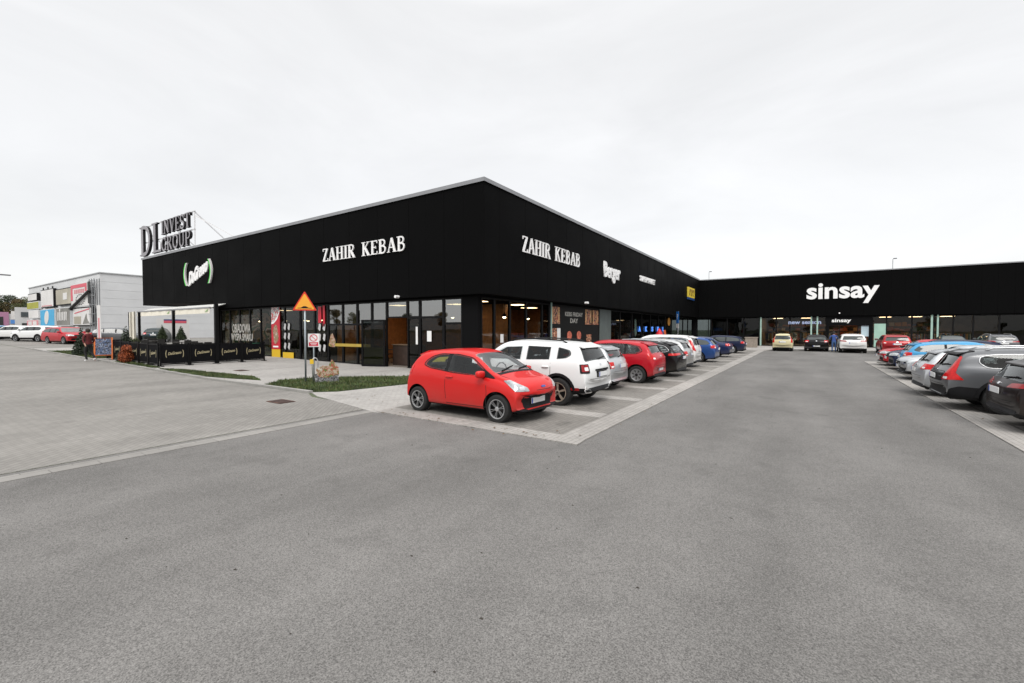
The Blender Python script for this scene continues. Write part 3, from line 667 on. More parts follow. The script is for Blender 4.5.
# ------------------------------------------------------------------ the setting: ground
def ground_mat(name,base,speck=.25,coarse=.12,stain=.0,bump=.25,scale=3.0,brick=None,warm=(1,1,1),spots=0,cracks=0):
    m=bpy.data.materials.new(name); m.use_nodes=True; nt=m.node_tree; b=nt.nodes['Principled BSDF']; L=nt.links.new
    tc=nt.nodes.new('ShaderNodeTexCoord')
    def noise(sc,det=4,r=.6):
        n=nt.nodes.new('ShaderNodeTexNoise'); n.inputs['Scale'].default_value=sc; n.inputs['Detail'].default_value=det; n.inputs['Roughness'].default_value=r
        L(tc.outputs['Object'],n.inputs['Vector']); return n.outputs['Fac']
    def rng(v,a,c,lo=.3,hi=.7):
        r=nt.nodes.new('ShaderNodeMapRange'); r.inputs['From Min'].default_value=lo; r.inputs['From Max'].default_value=hi; r.inputs['To Min'].default_value=a; r.inputs['To Max'].default_value=c
        L(v,r.inputs['Value']); return r.outputs[0]
    def mul(a,c):
        x=nt.nodes.new('ShaderNodeMath'); x.operation='MULTIPLY'; L(a,x.inputs[0]); L(c,x.inputs[1]); return x.outputs[0]
    v=mul(rng(noise(55*scale,2),1-speck,1+speck), rng(noise(.35,5),1-coarse,1+coarse))
    v=mul(v, rng(noise(2.2,6,.7),1-coarse*.6,1+coarse*.6))
    # pale chippings
    vo=nt.nodes.new('ShaderNodeTexVoronoi'); vo.inputs['Scale'].default_value=38*scale; L(tc.outputs['Object'],vo.inputs['Vector'])
    v=mul(v, rng(vo.outputs['Distance'],1+speck*1.5,1.,.04,.16))
    if stain:
        mp=nt.nodes.new('ShaderNodeMapping'); mp.inputs['Scale'].default_value=(.9,.16,1); L(tc.outputs['Object'],mp.inputs['Vector'])
        n=nt.nodes.new('ShaderNodeTexNoise'); n.inputs['Scale'].default_value=.8; n.inputs['Detail'].default_value=5; L(mp.outputs[0],n.inputs['Vector'])
        v=mul(v, rng(n.outputs['Fac'],1-stain,1+stain*.4,.35,.6))
    if spots:
        v=mul(v, rng(noise(1.3,3,.5),1,1-spots,.60,.70)); v=mul(v, rng(noise(.55,7,.75),1,1-spots*.7,.56,.64))
    if cracks:
        nn=nt.nodes.new('ShaderNodeTexNoise'); nn.inputs['Scale'].default_value=1.6; nn.inputs['Detail'].default_value=5; L(tc.outputs['Object'],nn.inputs['Vector'])
        av=nt.nodes.new('ShaderNodeVectorMath'); av.operation='MULTIPLY_ADD'; L(nn.outputs['Color'],av.inputs[0]); av.inputs[1].default_value=(1.3,1.3,0); L(tc.outputs['Object'],av.inputs[2])
        vc=nt.nodes.new('ShaderNodeTexVoronoi'); vc.feature='DISTANCE_TO_EDGE'; vc.inputs['Scale'].default_value=.16; L(av.outputs[0],vc.inputs['Vector'])
        cr=rng(vc.outputs['Distance'],cracks,0.,.0005,.0018); ms=rng(noise(.25,2),0,1,.5,.56)
        one=nt.nodes.new('ShaderNodeMath'); one.operation='SUBTRACT'; one.inputs[0].default_value=1; L(mul(cr,ms),one.inputs[1]); v=mul(v,one.outputs[0])
    h=noise(90*scale,3)
    if brick:
        bk=nt.nodes.new('ShaderNodeTexBrick'); bk.inputs['Scale'].default_value=1; bk.inputs['Brick Width'].default_value=brick[0]; bk.inputs['Row Height'].default_value=brick[1]
        bk.inputs['Mortar Size'].default_value=.007; bk.inputs['Mortar Smooth'].default_value=.3
        bk.inputs['Color1'].default_value=(.92,.92,.92,1); bk.inputs['Color2'].default_value=(1.05,1.05,1.05,1); bk.inputs['Mortar'].default_value=(.66,.66,.63,1)
        mp=nt.nodes.new('ShaderNodeMapping'); mp.inputs['Rotation'].default_value=(0,0,R(brick[2])); L(tc.outputs['Object'],mp.inputs['Vector']); L(mp.outputs[0],bk.inputs['Vector'])
        sx=nt.nodes.new('ShaderNodeSeparateColor'); L(bk.outputs['Color'],sx.inputs[0]); v=mul(v,sx.outputs[0])
    cm=nt.nodes.new('ShaderNodeVectorMath'); cm.operation='SCALE'; cm.inputs[0].default_value=tuple(base*w for w in warm); L(v,cm.inputs['Scale']); L(cm.outputs[0],b.inputs['Base Color'])
    bp=nt.nodes.new('ShaderNodeBump'); bp.inputs['Strength'].default_value=bump; bp.inputs['Distance'].default_value=.006; L(h,bp.inputs['Height']); L(bp.outputs[0],b.inputs['Normal'])
    b.inputs['Roughness'].default_value=.9; b.inputs['Specular IOR Level'].default_value=.25
    return m
G_ASPH=ground_mat('worn_asphalt',.142,.52,.12,stain=.16,bump=.5,scale=2.0,warm=(1.035,1,.958),spots=.12)
G_PAVE=ground_mat('grey_paver_road',.212,.10,.10,stain=.12,spots=.10,bump=.3,brick=(.20,.10,45),warm=(1.045,1,.93))
G_WALK=ground_mat('pale_paving',.335,.12,.10,stain=.10,spots=.10,bump=.3,brick=(.20,.10,0),warm=(1.04,1,.95))
G_STALL=ground_mat('dark_stall_paver',.18,.15,.14,stain=.2,spots=.3,bump=.3,brick=(.20,.10,90),warm=(1.06,1,.92))
G_BAND=ground_mat('light_band_paver',.29,.12,.16,stain=.15,bump=.3,brick=(.20,.10,90),warm=(1.05,1,.94))
G_KERB=ground_mat('kerb_concrete',.29,.12,.12,bump=.3,brick=(1.0,.5,0),warm=(1.03,1,.95))
G_STRIP=ground_mat('edging_strip_concrete',.235,.15,.15,bump=.3,brick=(.5,.5,90),warm=(1.04,1,.94))
G_FAR=ground_mat('far_ground',.10,.3,.3,bump=.1,warm=(.85,1,.6))
G_SOIL=ground_mat('soil',.035,.4,.3,bump=.8,warm=(1.1,1,.8))
G_TURF=ground_mat('turf_base',.030,.5,.4,bump=.8,warm=(.8,1.25,.4))

sheet('ground',[(-900,-900),(900,-900),(900,900),(-900,900)],0,G_FAR,kind='structure')
sheet('asphalt_car_park',[(-8.75,-80),(80,-80),(80,52),(-9,52),(-9,6.85),(-8.75,6.85)],.004,G_ASPH,kind='structure')
G_LANE=ground_mat('lane_asphalt',.140,.52,.12,stain=.16,bump=.5,scale=2.0,warm=(1.035,1,.958),spots=.12)
sheet('lane_asphalt',[(-3.05,6.75),(.2,5.2),(2.76,4.6),(2.76,34),(9,34),(9,48.9),(-2.5,48.9),(-3.05,46)],.0047,G_LANE,kind='structure')
sheet('road',[(-180,-60),(-8.78,-60),(-8.78,7.1),(-11.6,7.3),(-12.3,7.62),(-180,7.72)],.008,G_PAVE,kind='structure')
sheet('road_edging_strip',[(-8.72,-60),(-8.48,-60),(-8.28,7.0),(-8.58,7.1)],.012,G_STRIP,kind='structure')
sheet('lorry_yard_paving',[(-180,7.72),(-49,7.74),(-49,60),(-180,60)],.008,G_PAVE,kind='structure')
# pavement in front of the glass facades
sheet('pavement',[(-49,7.75),(-12.3,7.75),(-11.6,7.45),(-8.28,6.72),(-8.1,6.74),(-8.1,48.6),(-3,49.2),(40,49.2),(40,62),(-13,62),(-12.2,16),(-49,16)],.016,G_WALK,kind='structure')
m=MB()
for i in range(31):
    x=-12.35-i*1.2
    m.box(x-1.19,x,7.66,7.80,gz(x)-.1,gz(x-.6)+.075)
m.build('kerb',G_KERB,None,kind='structure')
sheet('parking_bays',[(-8.3,6.9),(-3.5,6.9),(-3.5,46.2),(-8.3,46.2)],.020,G_STALL,kind='structure')
def bands(nm,pts_list):
    for i,p in enumerate(pts_list): sheet(nm,p,.024,G_BAND,kind='structure')
bp=[[(-8.3,6.80),(-3.10,6.62),(-3.13,7.0),(-3.62,7.08),(-8.3,7.36)],
    [(-3.13,7.0),(-3.10,46.0),(-3.64,46.0),(-3.62,7.08)]]
for k in range(15): bp.append([(-8.3,8.98+2.6*k),(-3.66,8.92+2.6*k),(-3.66,9.42+2.6*k),(-8.3,9.48+2.6*k)])
bp.append([(-3.64,46.0),(-3.10,46.0),(-2.4,48.9),(-3.0,49.4),(-8.0,49.4),(-8.0,46)])
bands('bay_marking',bp)
sheet('parking_bays',[(3.3,-6),(8.6,-6),(8.6,33.3),(3.3,33.3)],.020,G_STALL,kind='structure')
bp=[[(2.78,-6),(3.35,-6),(3.42,33.0),(2.92,33.8)],[(2.92,33.8),(3.42,33.0),(8.6,33.0),(8.6,33.8)]]
for k in range(15): bp.append([(3.45,-3.4+2.6*k),(8.6,-3.4+2.6*k),(8.6,-2.9+2.6*k),(3.45,-2.9+2.6*k)])
bands('bay_marking',bp)
m=MB(); m.box(-1.2-1.8,-1.2-1.8,0,0,0,0) if False else None
k=MB()
for i in range(40): k.box(-2.3+i*1.01,-2.3+i*1.01+1.0,49.05,49.2,-.05,.10)
k.build('kerb',G_KERB,None,kind='structure')
# manhole covers in the paver road
for (x,y,lb) in ((-11.5,6.35,'rusty rectangular drain cover in the paver road near the grass corner'),(-21.4,10.0,'rusty rectangular drain cover in the pale paving before the terrace')):
    t=thing('drain_cover',lb,'drain cover',(x,y,gz(x)+.018)); mb=MB(); mb.box(-.33,.33,-.22,.22,0,.006); mb.build('frame',M('rust',(.10,.05,.035),.8,noise=(14,.4)),t)
    mb=MB(); [mb.box(-.29+i*.07,-.25+i*.07,-.18,.18,.006,.012) for i in range(9)]; mb.build('grate',M('rust_dark',(.06,.035,.03),.8,noise=(14,.4)),t)

# turf
BLADE=M('grass_blade',(.050,.080,.018),.6,noise=(1.6,.6))
BLADE2=M('grass_blade_dry',(.12,.115,.04),.7,noise=(3,.4))
def inpoly(x,y,P):
    c=False
    for i in range(len(P)):
        x1,y1=P[i-1]; x2,y2=P[i]
        if (y1>y)!=(y2>y) and x<(x2-x1)*(y-y1)/(y2-y1)+x1: c=not c
    return c
def turf(P,n,hmax,name='turf'):
    Pr=P
    o=sheet(name+'_bed',Pr,.03,G_TURF,kind='structure'); o.name='soil_bed'
    xs=[p[0] for p in P]; ys=[p[1] for p in P]; m=MB(); i=0
    while i<n:
        x=random.uniform(min(xs)-.03,max(xs)+.03); y=random.uniform(min(ys)-.03,max(ys)+.03)
        if not inpoly(x,y,P): continue
        if math.sin(x*3.1+math.sin(y*4))*math.sin(y*3.7+1.3*math.sin(x*2.3))>.55 and random.random()<.75: continue
        i+=1; h=hmax*random.uniform(.35,1)*(1.8 if random.random()<.02 else 1); a=random.uniform(0,6.3); w=random.uniform(.008,.02); z=gz(x)+.02
        lx,ly=random.gauss(0,.03),random.gauss(0,.03); dx,dy=math.cos(a)*w,math.sin(a)*w
        m.add([(x-dx,y-dy,z),(x+dx,y+dy,z),(x+lx,y+ly,z+h)],[(0,1,2)],BLADE if random.random()<.82 else BLADE2)
    m.build('grass',None,None,fix=False,kind='stuff',label='short green grass with stray dry blades in a paved bed',cat='grass')
turf([(-24.8,8.02),(-20.8,7.86),(-16.9,8.6),(-18.6,9.15),(-23.6,8.6)],7000,.07)
turf([(-15.3,7.9),(-12.4,7.85),(-11.9,8.3),(-11.4,11.4),(-12.8,13.1),(-15.9,10.3),(-16.2,8.9)],13000,.10)
turf([(-44,7.85),(-34.0,7.85),(-33.6,9.6),(-38,9.9),(-43.5,9.2)],6000,.10)
turf([(-30.4,7.85),(-25.8,7.85),(-25.2,8.25),(-30.4,8.45)],2500,.09)

# ------------------------------------------------------------------ materials of the buildings
CLAD=M('black_cladding',(.0036,.0036,.0038),.7,spec=.03)
nt=CLAD.node_tree; b=nt.nodes['Principled BSDF']; tc=nt.nodes.new('ShaderNodeTexCoord'); wv=nt.nodes.new('ShaderNodeTexNoise'); wv.inputs['Scale'].default_value=.4
nt.links.new(tc.outputs['Object'],wv.inputs['Vector']); mr=nt.nodes.new('ShaderNodeMapRange'); mr.inputs['To Min'].default_value=.5; mr.inputs['To Max'].default_value=.75
nt.links.new(wv.outputs['Fac'],mr.inputs['Value']); nt.links.new(mr.outputs[0],b.inputs['Roughness'])
FRAME=M('black_aluminium_frame',(.005,.005,.0055),.45,spec=.15)
COLB=M('black_column',(.005,.005,.0055),.65,spec=.06)
TRIM=M('light_grey_roof_trim',(.27,.275,.29),.5,.2,noise=(1.5,.08))
PANEG=glass_mat('shop_glass',(.72,.76,.75),1.42,0,.015)
PANEL=glass_mat('shop_glass_low_reflection',(.75,.78,.77),1.26,0,.015)
PANED=glass_mat('shop_glass_dark',(.35,.38,.38),1.40,0,.015)
PANEU=glass_mat('shop_glass_upper',(.35,.40,.40),3.4,0,.01)
WHITE=M('white_letters',(.86,.86,.86),.5)
DARKI=M('dark_interior',(.05,.045,.042),.8,noise=(2,.3))
WOOD=M('warm_wood_panel',(.36,.16,.055),.6,noise=(5,.25))
FLOORI=M('interior_floor',(.18,.16,.14),.4,noise=(3,.1))
PALEI=M('pale_interior_wall',(.45,.40,.34),.8,noise=(2,.1))

def foodmat(name,cols,sc):
    m=bpy.data.materials.new(name); m.use_nodes=True; nt=m.node_tree; b=nt.nodes['Principled BSDF']; tc=nt.nodes.new('ShaderNodeTexCoord')
    v=nt.nodes.new('ShaderNodeTexNoise'); v.inputs['Scale'].default_value=sc; v.inputs['Detail'].default_value=3; nt.links.new(tc.outputs['Object'],v.inputs['Vector'])
    r=nt.nodes.new('ShaderNodeValToRGB'); r.color_ramp.interpolation='CONSTANT'; e=r.color_ramp.elements
    for i,c in enumerate(cols):
        p=.3+.4*i/len(cols)
        if i<2: e[i].position=p if i else 0; e[i].color=(*c,1)
        else: q=e.new(p); q.color=(*c,1)
    nt.links.new(v.outputs['Fac'],r.inputs[0]); nt.links.new(r.outputs[0],b.inputs['Base Color']); b.inputs['Roughness'].default_value=.4; return m
def ribbed(mb,axis,fixed,a0,a1,z0,z1,t,out):
    """cladding made of panels with narrow joints; out = -1/+1 direction of the outer face"""
    n=max(1,round((a1-a0)/1.1)); w=(a1-a0)/n
    for i in range(n):
        j=(.004 if i%2 else .0); f0,f1=sorted((fixed,fixed-out*t)); 
        if out>0: f1+=j
        else: f0-=j
        b0,b1=a0+i*w+.004,a0+(i+1)*w-.004
        if axis=='x': mb.box(b0,b1,f0,f1,z0,z1)
        else: mb.box(f0,f1,b0,b1,z0,z1)
    q0,q1=sorted((fixed-out*(t-.02),fixed-out*(t+.05)))
    if axis=='x': mb.box(a0+.01,a1-.01,q0,q1,z0+.01,z1-.01)
    else: mb.box(q0,q1,a0+.01,a1-.01,z0+.01,z1-.01)

def window(parent,axis,f,a0,a1,z0,z1,pane=PANEG,fw=.07,fd=.10,name='window',trans=None):
    """one glazed bay: frame with its pane; axis x = bay runs along x at y=f"""
    m=MB()
    def bx(p0,p1,q0,q1,d0=-fd/2,d1=fd/2):
        if axis=='x': m.box(p0,p1,f+d0,f+d1,q0,q1)
        else: m.box(f+d0,f+d1,p0,p1,q0,q1)
    bx(a0,a0+fw,z0,z1); bx(a1-fw,a1,z0,z1); bx(a0+fw,a1-fw,z0,z0+fw,-fd*.45,fd*.45); bx(a0+fw,a1-fw,z1-fw,z1,-fd*.45,fd*.45)
    if trans: bx(a0+fw,a1-fw,trans-.05,trans+.05,-fd*.45,fd*.45)
    o=m.build(name,FRAME,parent)
    m=MB()
    def sh(q0,q1,mt):
        if axis=='x': m.box(a0+fw,a1-fw,f-.006,f+.006,q0,q1,mt)
        else: m.box(f-.006,f+.006,a0+fw,a1-fw,q0,q1,mt)
    if trans: sh(z0+fw,trans-.05,pane); sh(trans+.05,z1-fw,PANEU)
    else: sh(z0+fw,z1-fw,pane)
    m.build('pane',None,o); return o

# ------------------------------------------------------------------ restaurant wing (corner building)
ZT=8.16; XF=-11.34; YF=15.0; YG=15.42; XG=-12.0
B1=thing('retail_building','long black clad shopping centre wing with a sharp corner and pale roof trim','building',(-12,16,0))
def bpart(nm,fn,mat=None,par=B1,**k):
    m=MB(); fn(m); o=m.build(nm,mat,None,**k); o.parent=par; o.matrix_parent_inverse=Matrix.Translation(par.location).inverted(); return o
def f(m):
    ribbed(m,'x',YF,-36,XF,3.44,ZT,.12,-1); ribbed(m,'x',YF,-49.6,-36.004,4.08,ZT,.12,-1)
bpart('front_cladding',f,CLAD)
def f(m): ribbed(m,'y',XF,YF+.01,59.997,3.44,ZT,.12,1)
bpart('side_cladding',f,CLAD)
def f(m): ribbed(m,'y',-49.6,YF,30,4.08,ZT,.12,-1)
bpart('end_cladding',f,CLAD)
bpart('roof',lambda m:(m.box(-49.4,XF-.13,YF+.13,34,ZT-.5,ZT-.2),m.box(-28,XF-.13,34,75,ZT-.5,ZT-.2)),M('roof_membrane',(.25,.25,.26),.8))
def f(m):
    m.box(-49.66,XF+.05,YF-.05,YF+.35,ZT,ZT+.13); m.box(XF-.35,XF+.05,YF+.353,59.95,ZT,ZT+.13); m.box(-49.66,-49.3,YF+.353,34,ZT,ZT+.13)
    m.box(-49.66,XF+.05,YF-.062,YF-.052,ZT-.03,ZT+.135); m.box(XF+.052,XF+.062,YF-.06,59.95,ZT-.03,ZT+.135)
bpart('roof_trim',f,TRIM)
def f(m):
    m.box(-36,XF-.13,YF+.13,26,3.46,3.56); m.box(-49.4,-36.01,YF+.13,27,4.1,4.2); m.box(-24,XF-.13,26.01,74,3.46,3.56)
    m.box(-36,-12.0,YG-.05,YG+.05,3.36,3.46); m.box(XG-.05,XG+.05,15.6,60,3.36,3.46)
bpart('soffit',f,CLAD)
bpart('corner_column',lambda m:m.box(-12.85,-11.98,YG-.04,15.62,0,3.46),COLB); bpart('corner_column',lambda m:m.box(-36.35,-35.9,YG-.1,YG+.3,0.2,4.1),COLB)
bpart('corner_column',lambda m:m.box(-12.1,-11.62,59.5,60.4,0,3.46),COLB)
for x,y in ((-37.5,26.5),): bpart('support_post',lambda m:m.box(x-.16,x+.16,y-.16,y+.16,0.2,4.1),COLB)
def f(m):
    m.box(-36,-22.9,21.0,21.15,0,3.46); m.box(-36.0,-35.85,YG,21,0,3.46); m.box(-23.0,-22.85,YG+.1,20.99,0,3.46); m.box(-23.0,-22.85,21.16,21.7,0,3.46)
    m.box(-22.84,-18.2,21.5,21.65,0,3.46); m.box(-18.35,-18.2,21.66,28.2,0,3.46)
    m.box(-18.35,-12.1,28.3,28.45,0,3.46); m.box(-20,-19.85,28.46,73,0,3.46)
    m.box(-19.8,-12.1,32.6,32.7,0,3.46); m.box(-19.8,-12.1,49,49.1,0,3.46)
bpart('inner_wall',f,DARKI)
bpart('inner_floor',lambda m:(m.box(-36,-12.1,YG+.05,21.4,.0,.05),m.box(-19.8,-12.1,21.41,73,.0,.05)),FLOORI)
def f(m):
    m.box(-22.8,-18.3,21.38,21.49,.06,3.4); m.box(-22.84,-22.75,16,21.3,.06,3.4); m.box(-18.1,-14.5,21.0,21.45,0.06,3.4); m.box(-18.19,-18.1,22,28.2,.06,3.4); m.box(-18.1,-12.2,28.2,28.29,.06,3.4)
bpart('wood_panelling',f,WOOD)
bpart('mural_wall',lambda m:(m.box(-35.7,-23.1,20.9,20.99,.2,3.4),m.box(-35.84,-35.75,15.7,20.99,.2,3.4)),foodmat('mural',[(.10,.08,.05),(.30,.22,.14),(.05,.12,.06),(.45,.42,.36),(.16,.09,.05),(.08,.07,.06)],.9))
# glazing of the front
def W(par,*a,**k):
    o=window(None,*a,**k); o.parent=par; o.matrix_parent_inverse=Matrix.Translation(par.location).inverted(); return o
xs=[-35.8,-34.4,-33.0,-31.6,-30.2,-28.8,-27.3,-25.6,-24.1,-22.8,-21.45,-20.2,-19.0,-17.85]
for a,c in zip(xs,xs[1:]):
    z=gz(a); dk=PANED if -29.5<a<-22.9 else (PANEL if a<-29 else PANEG)
    W(B1,'x',YG,a,c,z,3.36,pane=dk,trans=(2.2 if a<-18 and a>-23.5 else None))
W(B1,'x',YG,-17.85,-16.35,2.5,3.36,pane=PANEU); W(B1,'x',YG,-16.35,-15.5,2.5,3.36,pane=PANEU)
W(B1,'x',YG,-16.35,-15.5,0,2.5,pane=PANED)
W(B1,'x',YG,-15.5,-13.98,0,3.36,pane=PANED,trans=2.5); W(B1,'x',YG,-13.98,-12.85,0,3.36,pane=PANED,trans=2.2)
# open door leaf
d=window(None,'x',0,0,1.35,0.02,2.42,pane=PANED,name='door',fw=.09,fd=.06); d.parent=B1; d.location=(-17.9-B1.location.x,YG-.1-16,0); d.rotation_euler=(0,0,R(200))
m=MB(); m.tube([(1.2,-.09,.8),(1.2,-.09,1.6)],.02,8); m.build('door_handle',C_ALU,d)
# glazing of the side
ys=[15.62,16.62,17.9,19.4,21.05,21.85,24.2,26.5,28.9,31.2,33.2,36,38.6,41.2,43.8,46.4,49,51.6,54.2,56.8,59.6]
for i,(a,c) in enumerate(zip(ys,ys[1:])):
    W(B1,'y',XG,a,c,0.02,3.36,pane=PANEG if i<4 or 9<i<12 else PANED,trans=2.5 if i in (8,9) else None)
# the other wing
B2=thing('store_building','low black clad clothing store wing closing the far end of the car park','building',(5,62,0))
def bp2(nm,fn,mat,**k): return bpart(nm,fn,mat,par=B2,**k)
bp2('front_cladding',lambda m:ribbed(m,'x',60.0,XF-.10,48,3.44,ZT-.04,.12,-1),CLAD)
bp2('roof',lambda m:m.box(XF-.1,48,60.14,95,ZT-.5,ZT-.2),M('roof_membrane',(.25,.25,.26),.8))
bp2('roof_trim',lambda m:(m.box(XF-.1,48,59.95,60.3,ZT-.035,ZT+.05),m.box(XF+.3,48,59.938,59.948,ZT-.05,ZT+.055)),TRIM)
bp2('soffit',lambda m:(m.box(-12,48,60.14,74,3.46,3.56),m.box(-12,48,60.3,60.4,3.36,3.46)),CLAD)
def f(m):
    m.box(-12,48,72,72.15,0,3.46); m.box(-4.7,-4.5,60.5,72,0,3.46); m.box(22.5,22.65,60.5,72,0,3.46)
bp2('inner_wall',f,M('store_inner_wall',(.16,.12,.09),.8,noise=(.8,.4)))
bp2('inner_floor',lambda m:m.box(-12,48,60.4,72,.0,.05),FLOORI)
xs2=[-11.6,-9.9,-8.1,-6.3,-4.62,-2.9,-1.55,.5,1.85]
for a,c in zip(xs2,xs2[1:]): W(B2,'x',60.35,a,c,.05,3.36,pane=PANED if a<-4.8 else PANEG)
xs2=[5.85,7.0,9.0,10.6,12.05,13.45,15.2,17,18.8,20.6,22.5,24.4,26.4]
for a,c in zip(xs2,xs2[1:]): W(B2,'x',60.35,a,c,.05,3.36,pane=PANEG if a<14 else PANED)
bp2('entrance_portal',lambda m:(m.box(1.86,5.84,60.2,60.5,2.35,3.44),m.box(1.86,2.05,60.2,60.5,.05,2.35),m.box(5.65,5.84,60.2,60.5,.05,2.35)),COLB)
W(B2,'x',60.35,2.06,3.1,.05,2.34,pane=PANEG,name='door'); W(B2,'x',60.35,4.6,5.64,.05,2.34,pane=PANEG,name='door')
for (x,w_) in ((-4.55,.16),(.42,.14),(.98,.14),(10.4,.16),(10.85,.14)):
    bp2('glass_fin',lambda m:m.box(x,x+w_,60.17,60.29,.05,3.4),M('pale_green_fin',(.33,.48,.42),.35,noise=(2,.15)))
# lit lamps behind the glass; ceiling panels in the restaurants are added
LAMP=M('lit_lamp',(1,.8,.5),.5,emit=(1.,.72,.42),es=22.)
LAMPC=M('lit_ceiling_lamp',(1,.8,.6),.5,emit=(1.,.62,.34),es=11.)
def ceil_lamp(x,y,z,lb,sx=.5,sy=.5):
    t=thing('ceiling_lamp',lb,'ceiling lamp',(x,y,z),0,'lit ceiling lamps in the clothing store')
    m=MB(); m.box(-sx-.04,sx+.04,-sy-.04,sy+.04,0,.06); m.build('housing',FRAME,t)
    m=MB(); m.box(-sx,sx,-sy,sy,-.02,-.001); m.build('diffuser',LAMPC,t)
for i,x in enumerate((-3,0,2.6,5,7.6,10.2,12.8)):
    for j,y in enumerate((62.5,66.5)): ceil_lamp(x,y,3.38,'lit warm ceiling lamp inside the clothing store',.5,.5)
def pendant(x,y,z,lb,grp):
    t=thing('pendant_lamp',lb,'lamp',(x,y,z),0,grp)
    m=MB(); m.tube([(0,0,.1),(0,0,3.44-z)],.012,6); m.build('cord',FRAME,t)
    m=MB(); m.lathe([(.02,.2),(.07,.17),(.17,.02),(.16,.0),(.05,.14)],16,None,'z'); m.build('lamp_shade',FRAME,t,smooth=True)
    m=MB(); m.lathe([(.001,-.08),(.08,-.05),(.10,.02),(.06,.10),(.001,.12)],12,None,'z'); m.build('bulb',LAMP,t,smooth=True)
for i,(x,y) in enumerate(((-33.8,17.2),(-32.3,17.6),(-30.6,17.3),(-29.6,18.4),(-28.2,17.3),(-27.2,18.6),(-26.2,17.2),(-25.2,18.2))): pendant(x,y,2.55,'small lit pendant lamp inside the terrace restaurant','pendant lamps in the terrace restaurant')
for i,(x,y) in enumerate(((-14.4,17.3),(-16.4,18.8),(-13.6,19.8),(-14.2,23.2),(-13.5,25.6))): pendant(x,y,2.6,'lit pendant lamp inside the corner kebab restaurant','pendant lamps in the corner restaurant')

for i,(x,y) in enumerate(((-14.2,18.2),(-16.8,19.6),(-14.2,22),(-15.5,25.5),(-20.5,18.6),(-26,18.6),(-29.5,18),(-33,18.6))):  # ceiling panels added to brighten the restaurant interiors
    rn='corner' if x>-22 else 'terrace'; t=thing('ceiling_lamp','added warm ceiling lamp that brightens the %s restaurant'%rn,'ceiling lamp',(x,y,3.38),0,'added ceiling lamps in the %s restaurant'%rn)
    m=MB(); m.box(-.44,.44,-.44,.44,0,.06); m.build('housing',FRAME,t); m=MB(); m.box(-.4,.4,-.4,.4,-.02,-.001); m.build('diffuser',LAMPC,t)
# ------------------------------------------------------------------ writing on the walls
def side_rot(o,x,y,z): o.location=(x,y,z); o.rotation_euler=(0,0,R(90)); return o
def two_words(lb,w,h):
    t=thing('lettering',lb,'shop sign'); serif('ZAHIR',w*.43,h,.05).build('word',WHITE,t); serif('KEBAB',w*.49,h,.05,w*.51).build('word',WHITE,t); return t
o=two_words('white serif lettering reading ZAHIR KEBAB on the front black wall',6.6,.70); o.location=(-22.58,YF-.02,5.70)
o=two_words('white serif lettering reading ZAHIR KEBAB on the side black wall',6.45,.76); side_rot(o,XF+.02,17.95,5.62)
o=from_mesh('lettering',text_mesh('sinsay',6.35,2.3,.10,bold=.028),None,WHITE,label='large bold white lettering reading sinsay on the store wall',cat='shop sign')
me=o.data; o.location=(0.0,59.97,4.75)
o=from_mesh('lettering',text_mesh('sinsay',1.7,.50,.05,bold=.03),None,WHITE,label='small white lettering reading sinsay above the store entrance',cat='shop sign'); o.location=(2.35,60.19,2.62)
o=from_mesh('lettering',text_mesh('Berger',3.1,1.35,.10,bold=.035),None,WHITE,label='tall narrow white lettering reading Berger on the side black wall',cat='shop sign'); side_rot(o,XF+.02,28.2,5.15)
o=from_mesh('lettering',text_mesh('SUPERMARKET',4.3,.46,.10,bold=.03),None,WHITE,label='long small white lettering on the side black wall between two other signs',cat='shop sign'); side_rot(o,XF+.02,35.9,5.88)
YEL=M('yellow_sign',(.72,.55,.06),.45,noise=(3,.12)); NAVY=M('navy_sign',(.01,.05,.18),.45)
t=thing('shop_sign','square yellow sign with a dark blue foot on the far side wall','shop sign',(XF+.02,54.9,5.4))
m=MB(); m.box(0,.12,-1.75,1.75,.25,1.4); m.build('panel',YEL,t); m=MB(); m.box(0,.11,-1.75,1.75,0,.246); m.build('foot_strip',NAVY,t)
m=MB()
for a in (-.9,.0,.9): m.tube([(.13,a+.33*math.cos(q*.7),.85+.36*math.sin(q*.7)) for q in range(8)],.06,6)
m.build('emblem',M('sign_brown',(.22,.14,.02),.5),t)
# round-bracket restaurant emblem
GRN=M('green_sign_edge',(.06,.60,.05),.5); GW=M('sign_grey_white',(.62,.60,.60),.5)
t=thing('restaurant_sign','white script sign between two green and white brackets on the front black wall','shop sign',(-38.3,YF-.02,6.2))
for s in (-1,1):
    P=[]; Q=[]
    for k in range(-6,7):
        a=R(k*3.6); P.append((s*(2.25-2.4*(1-math.cos(a))*2.2),2.4*math.sin(a)))
    for nm,x0,x1,mt in (('bracket_edge',-.14,-.01,GRN),('bracket',-.005,.14,GW)):
        ol=[(p[0]+x0,p[1]) for p in P]+[(p[0]+x1,p[1]) for p in P[::-1]]
        m=MB(); n=len(P)
        for k in range(n-1):
            q=[(P[k][0]+x0,P[k][1]),(P[k][0]+x1,P[k][1]),(P[k+1][0]+x1,P[k+1][1]),(P[k+1][0]+x0,P[k+1][1])]; m.prism(q,'y',-.10,0)
        m.build(nm,mt,t)
me=text_mesh('DaGrasso',3.3,1.05,.10,bold=.06,shear=.3)
for v in me.vertices: v.co.z+=v.co.x*.30-.95; v.co.x-=1.65
from_mesh('script',me,t,WHITE)
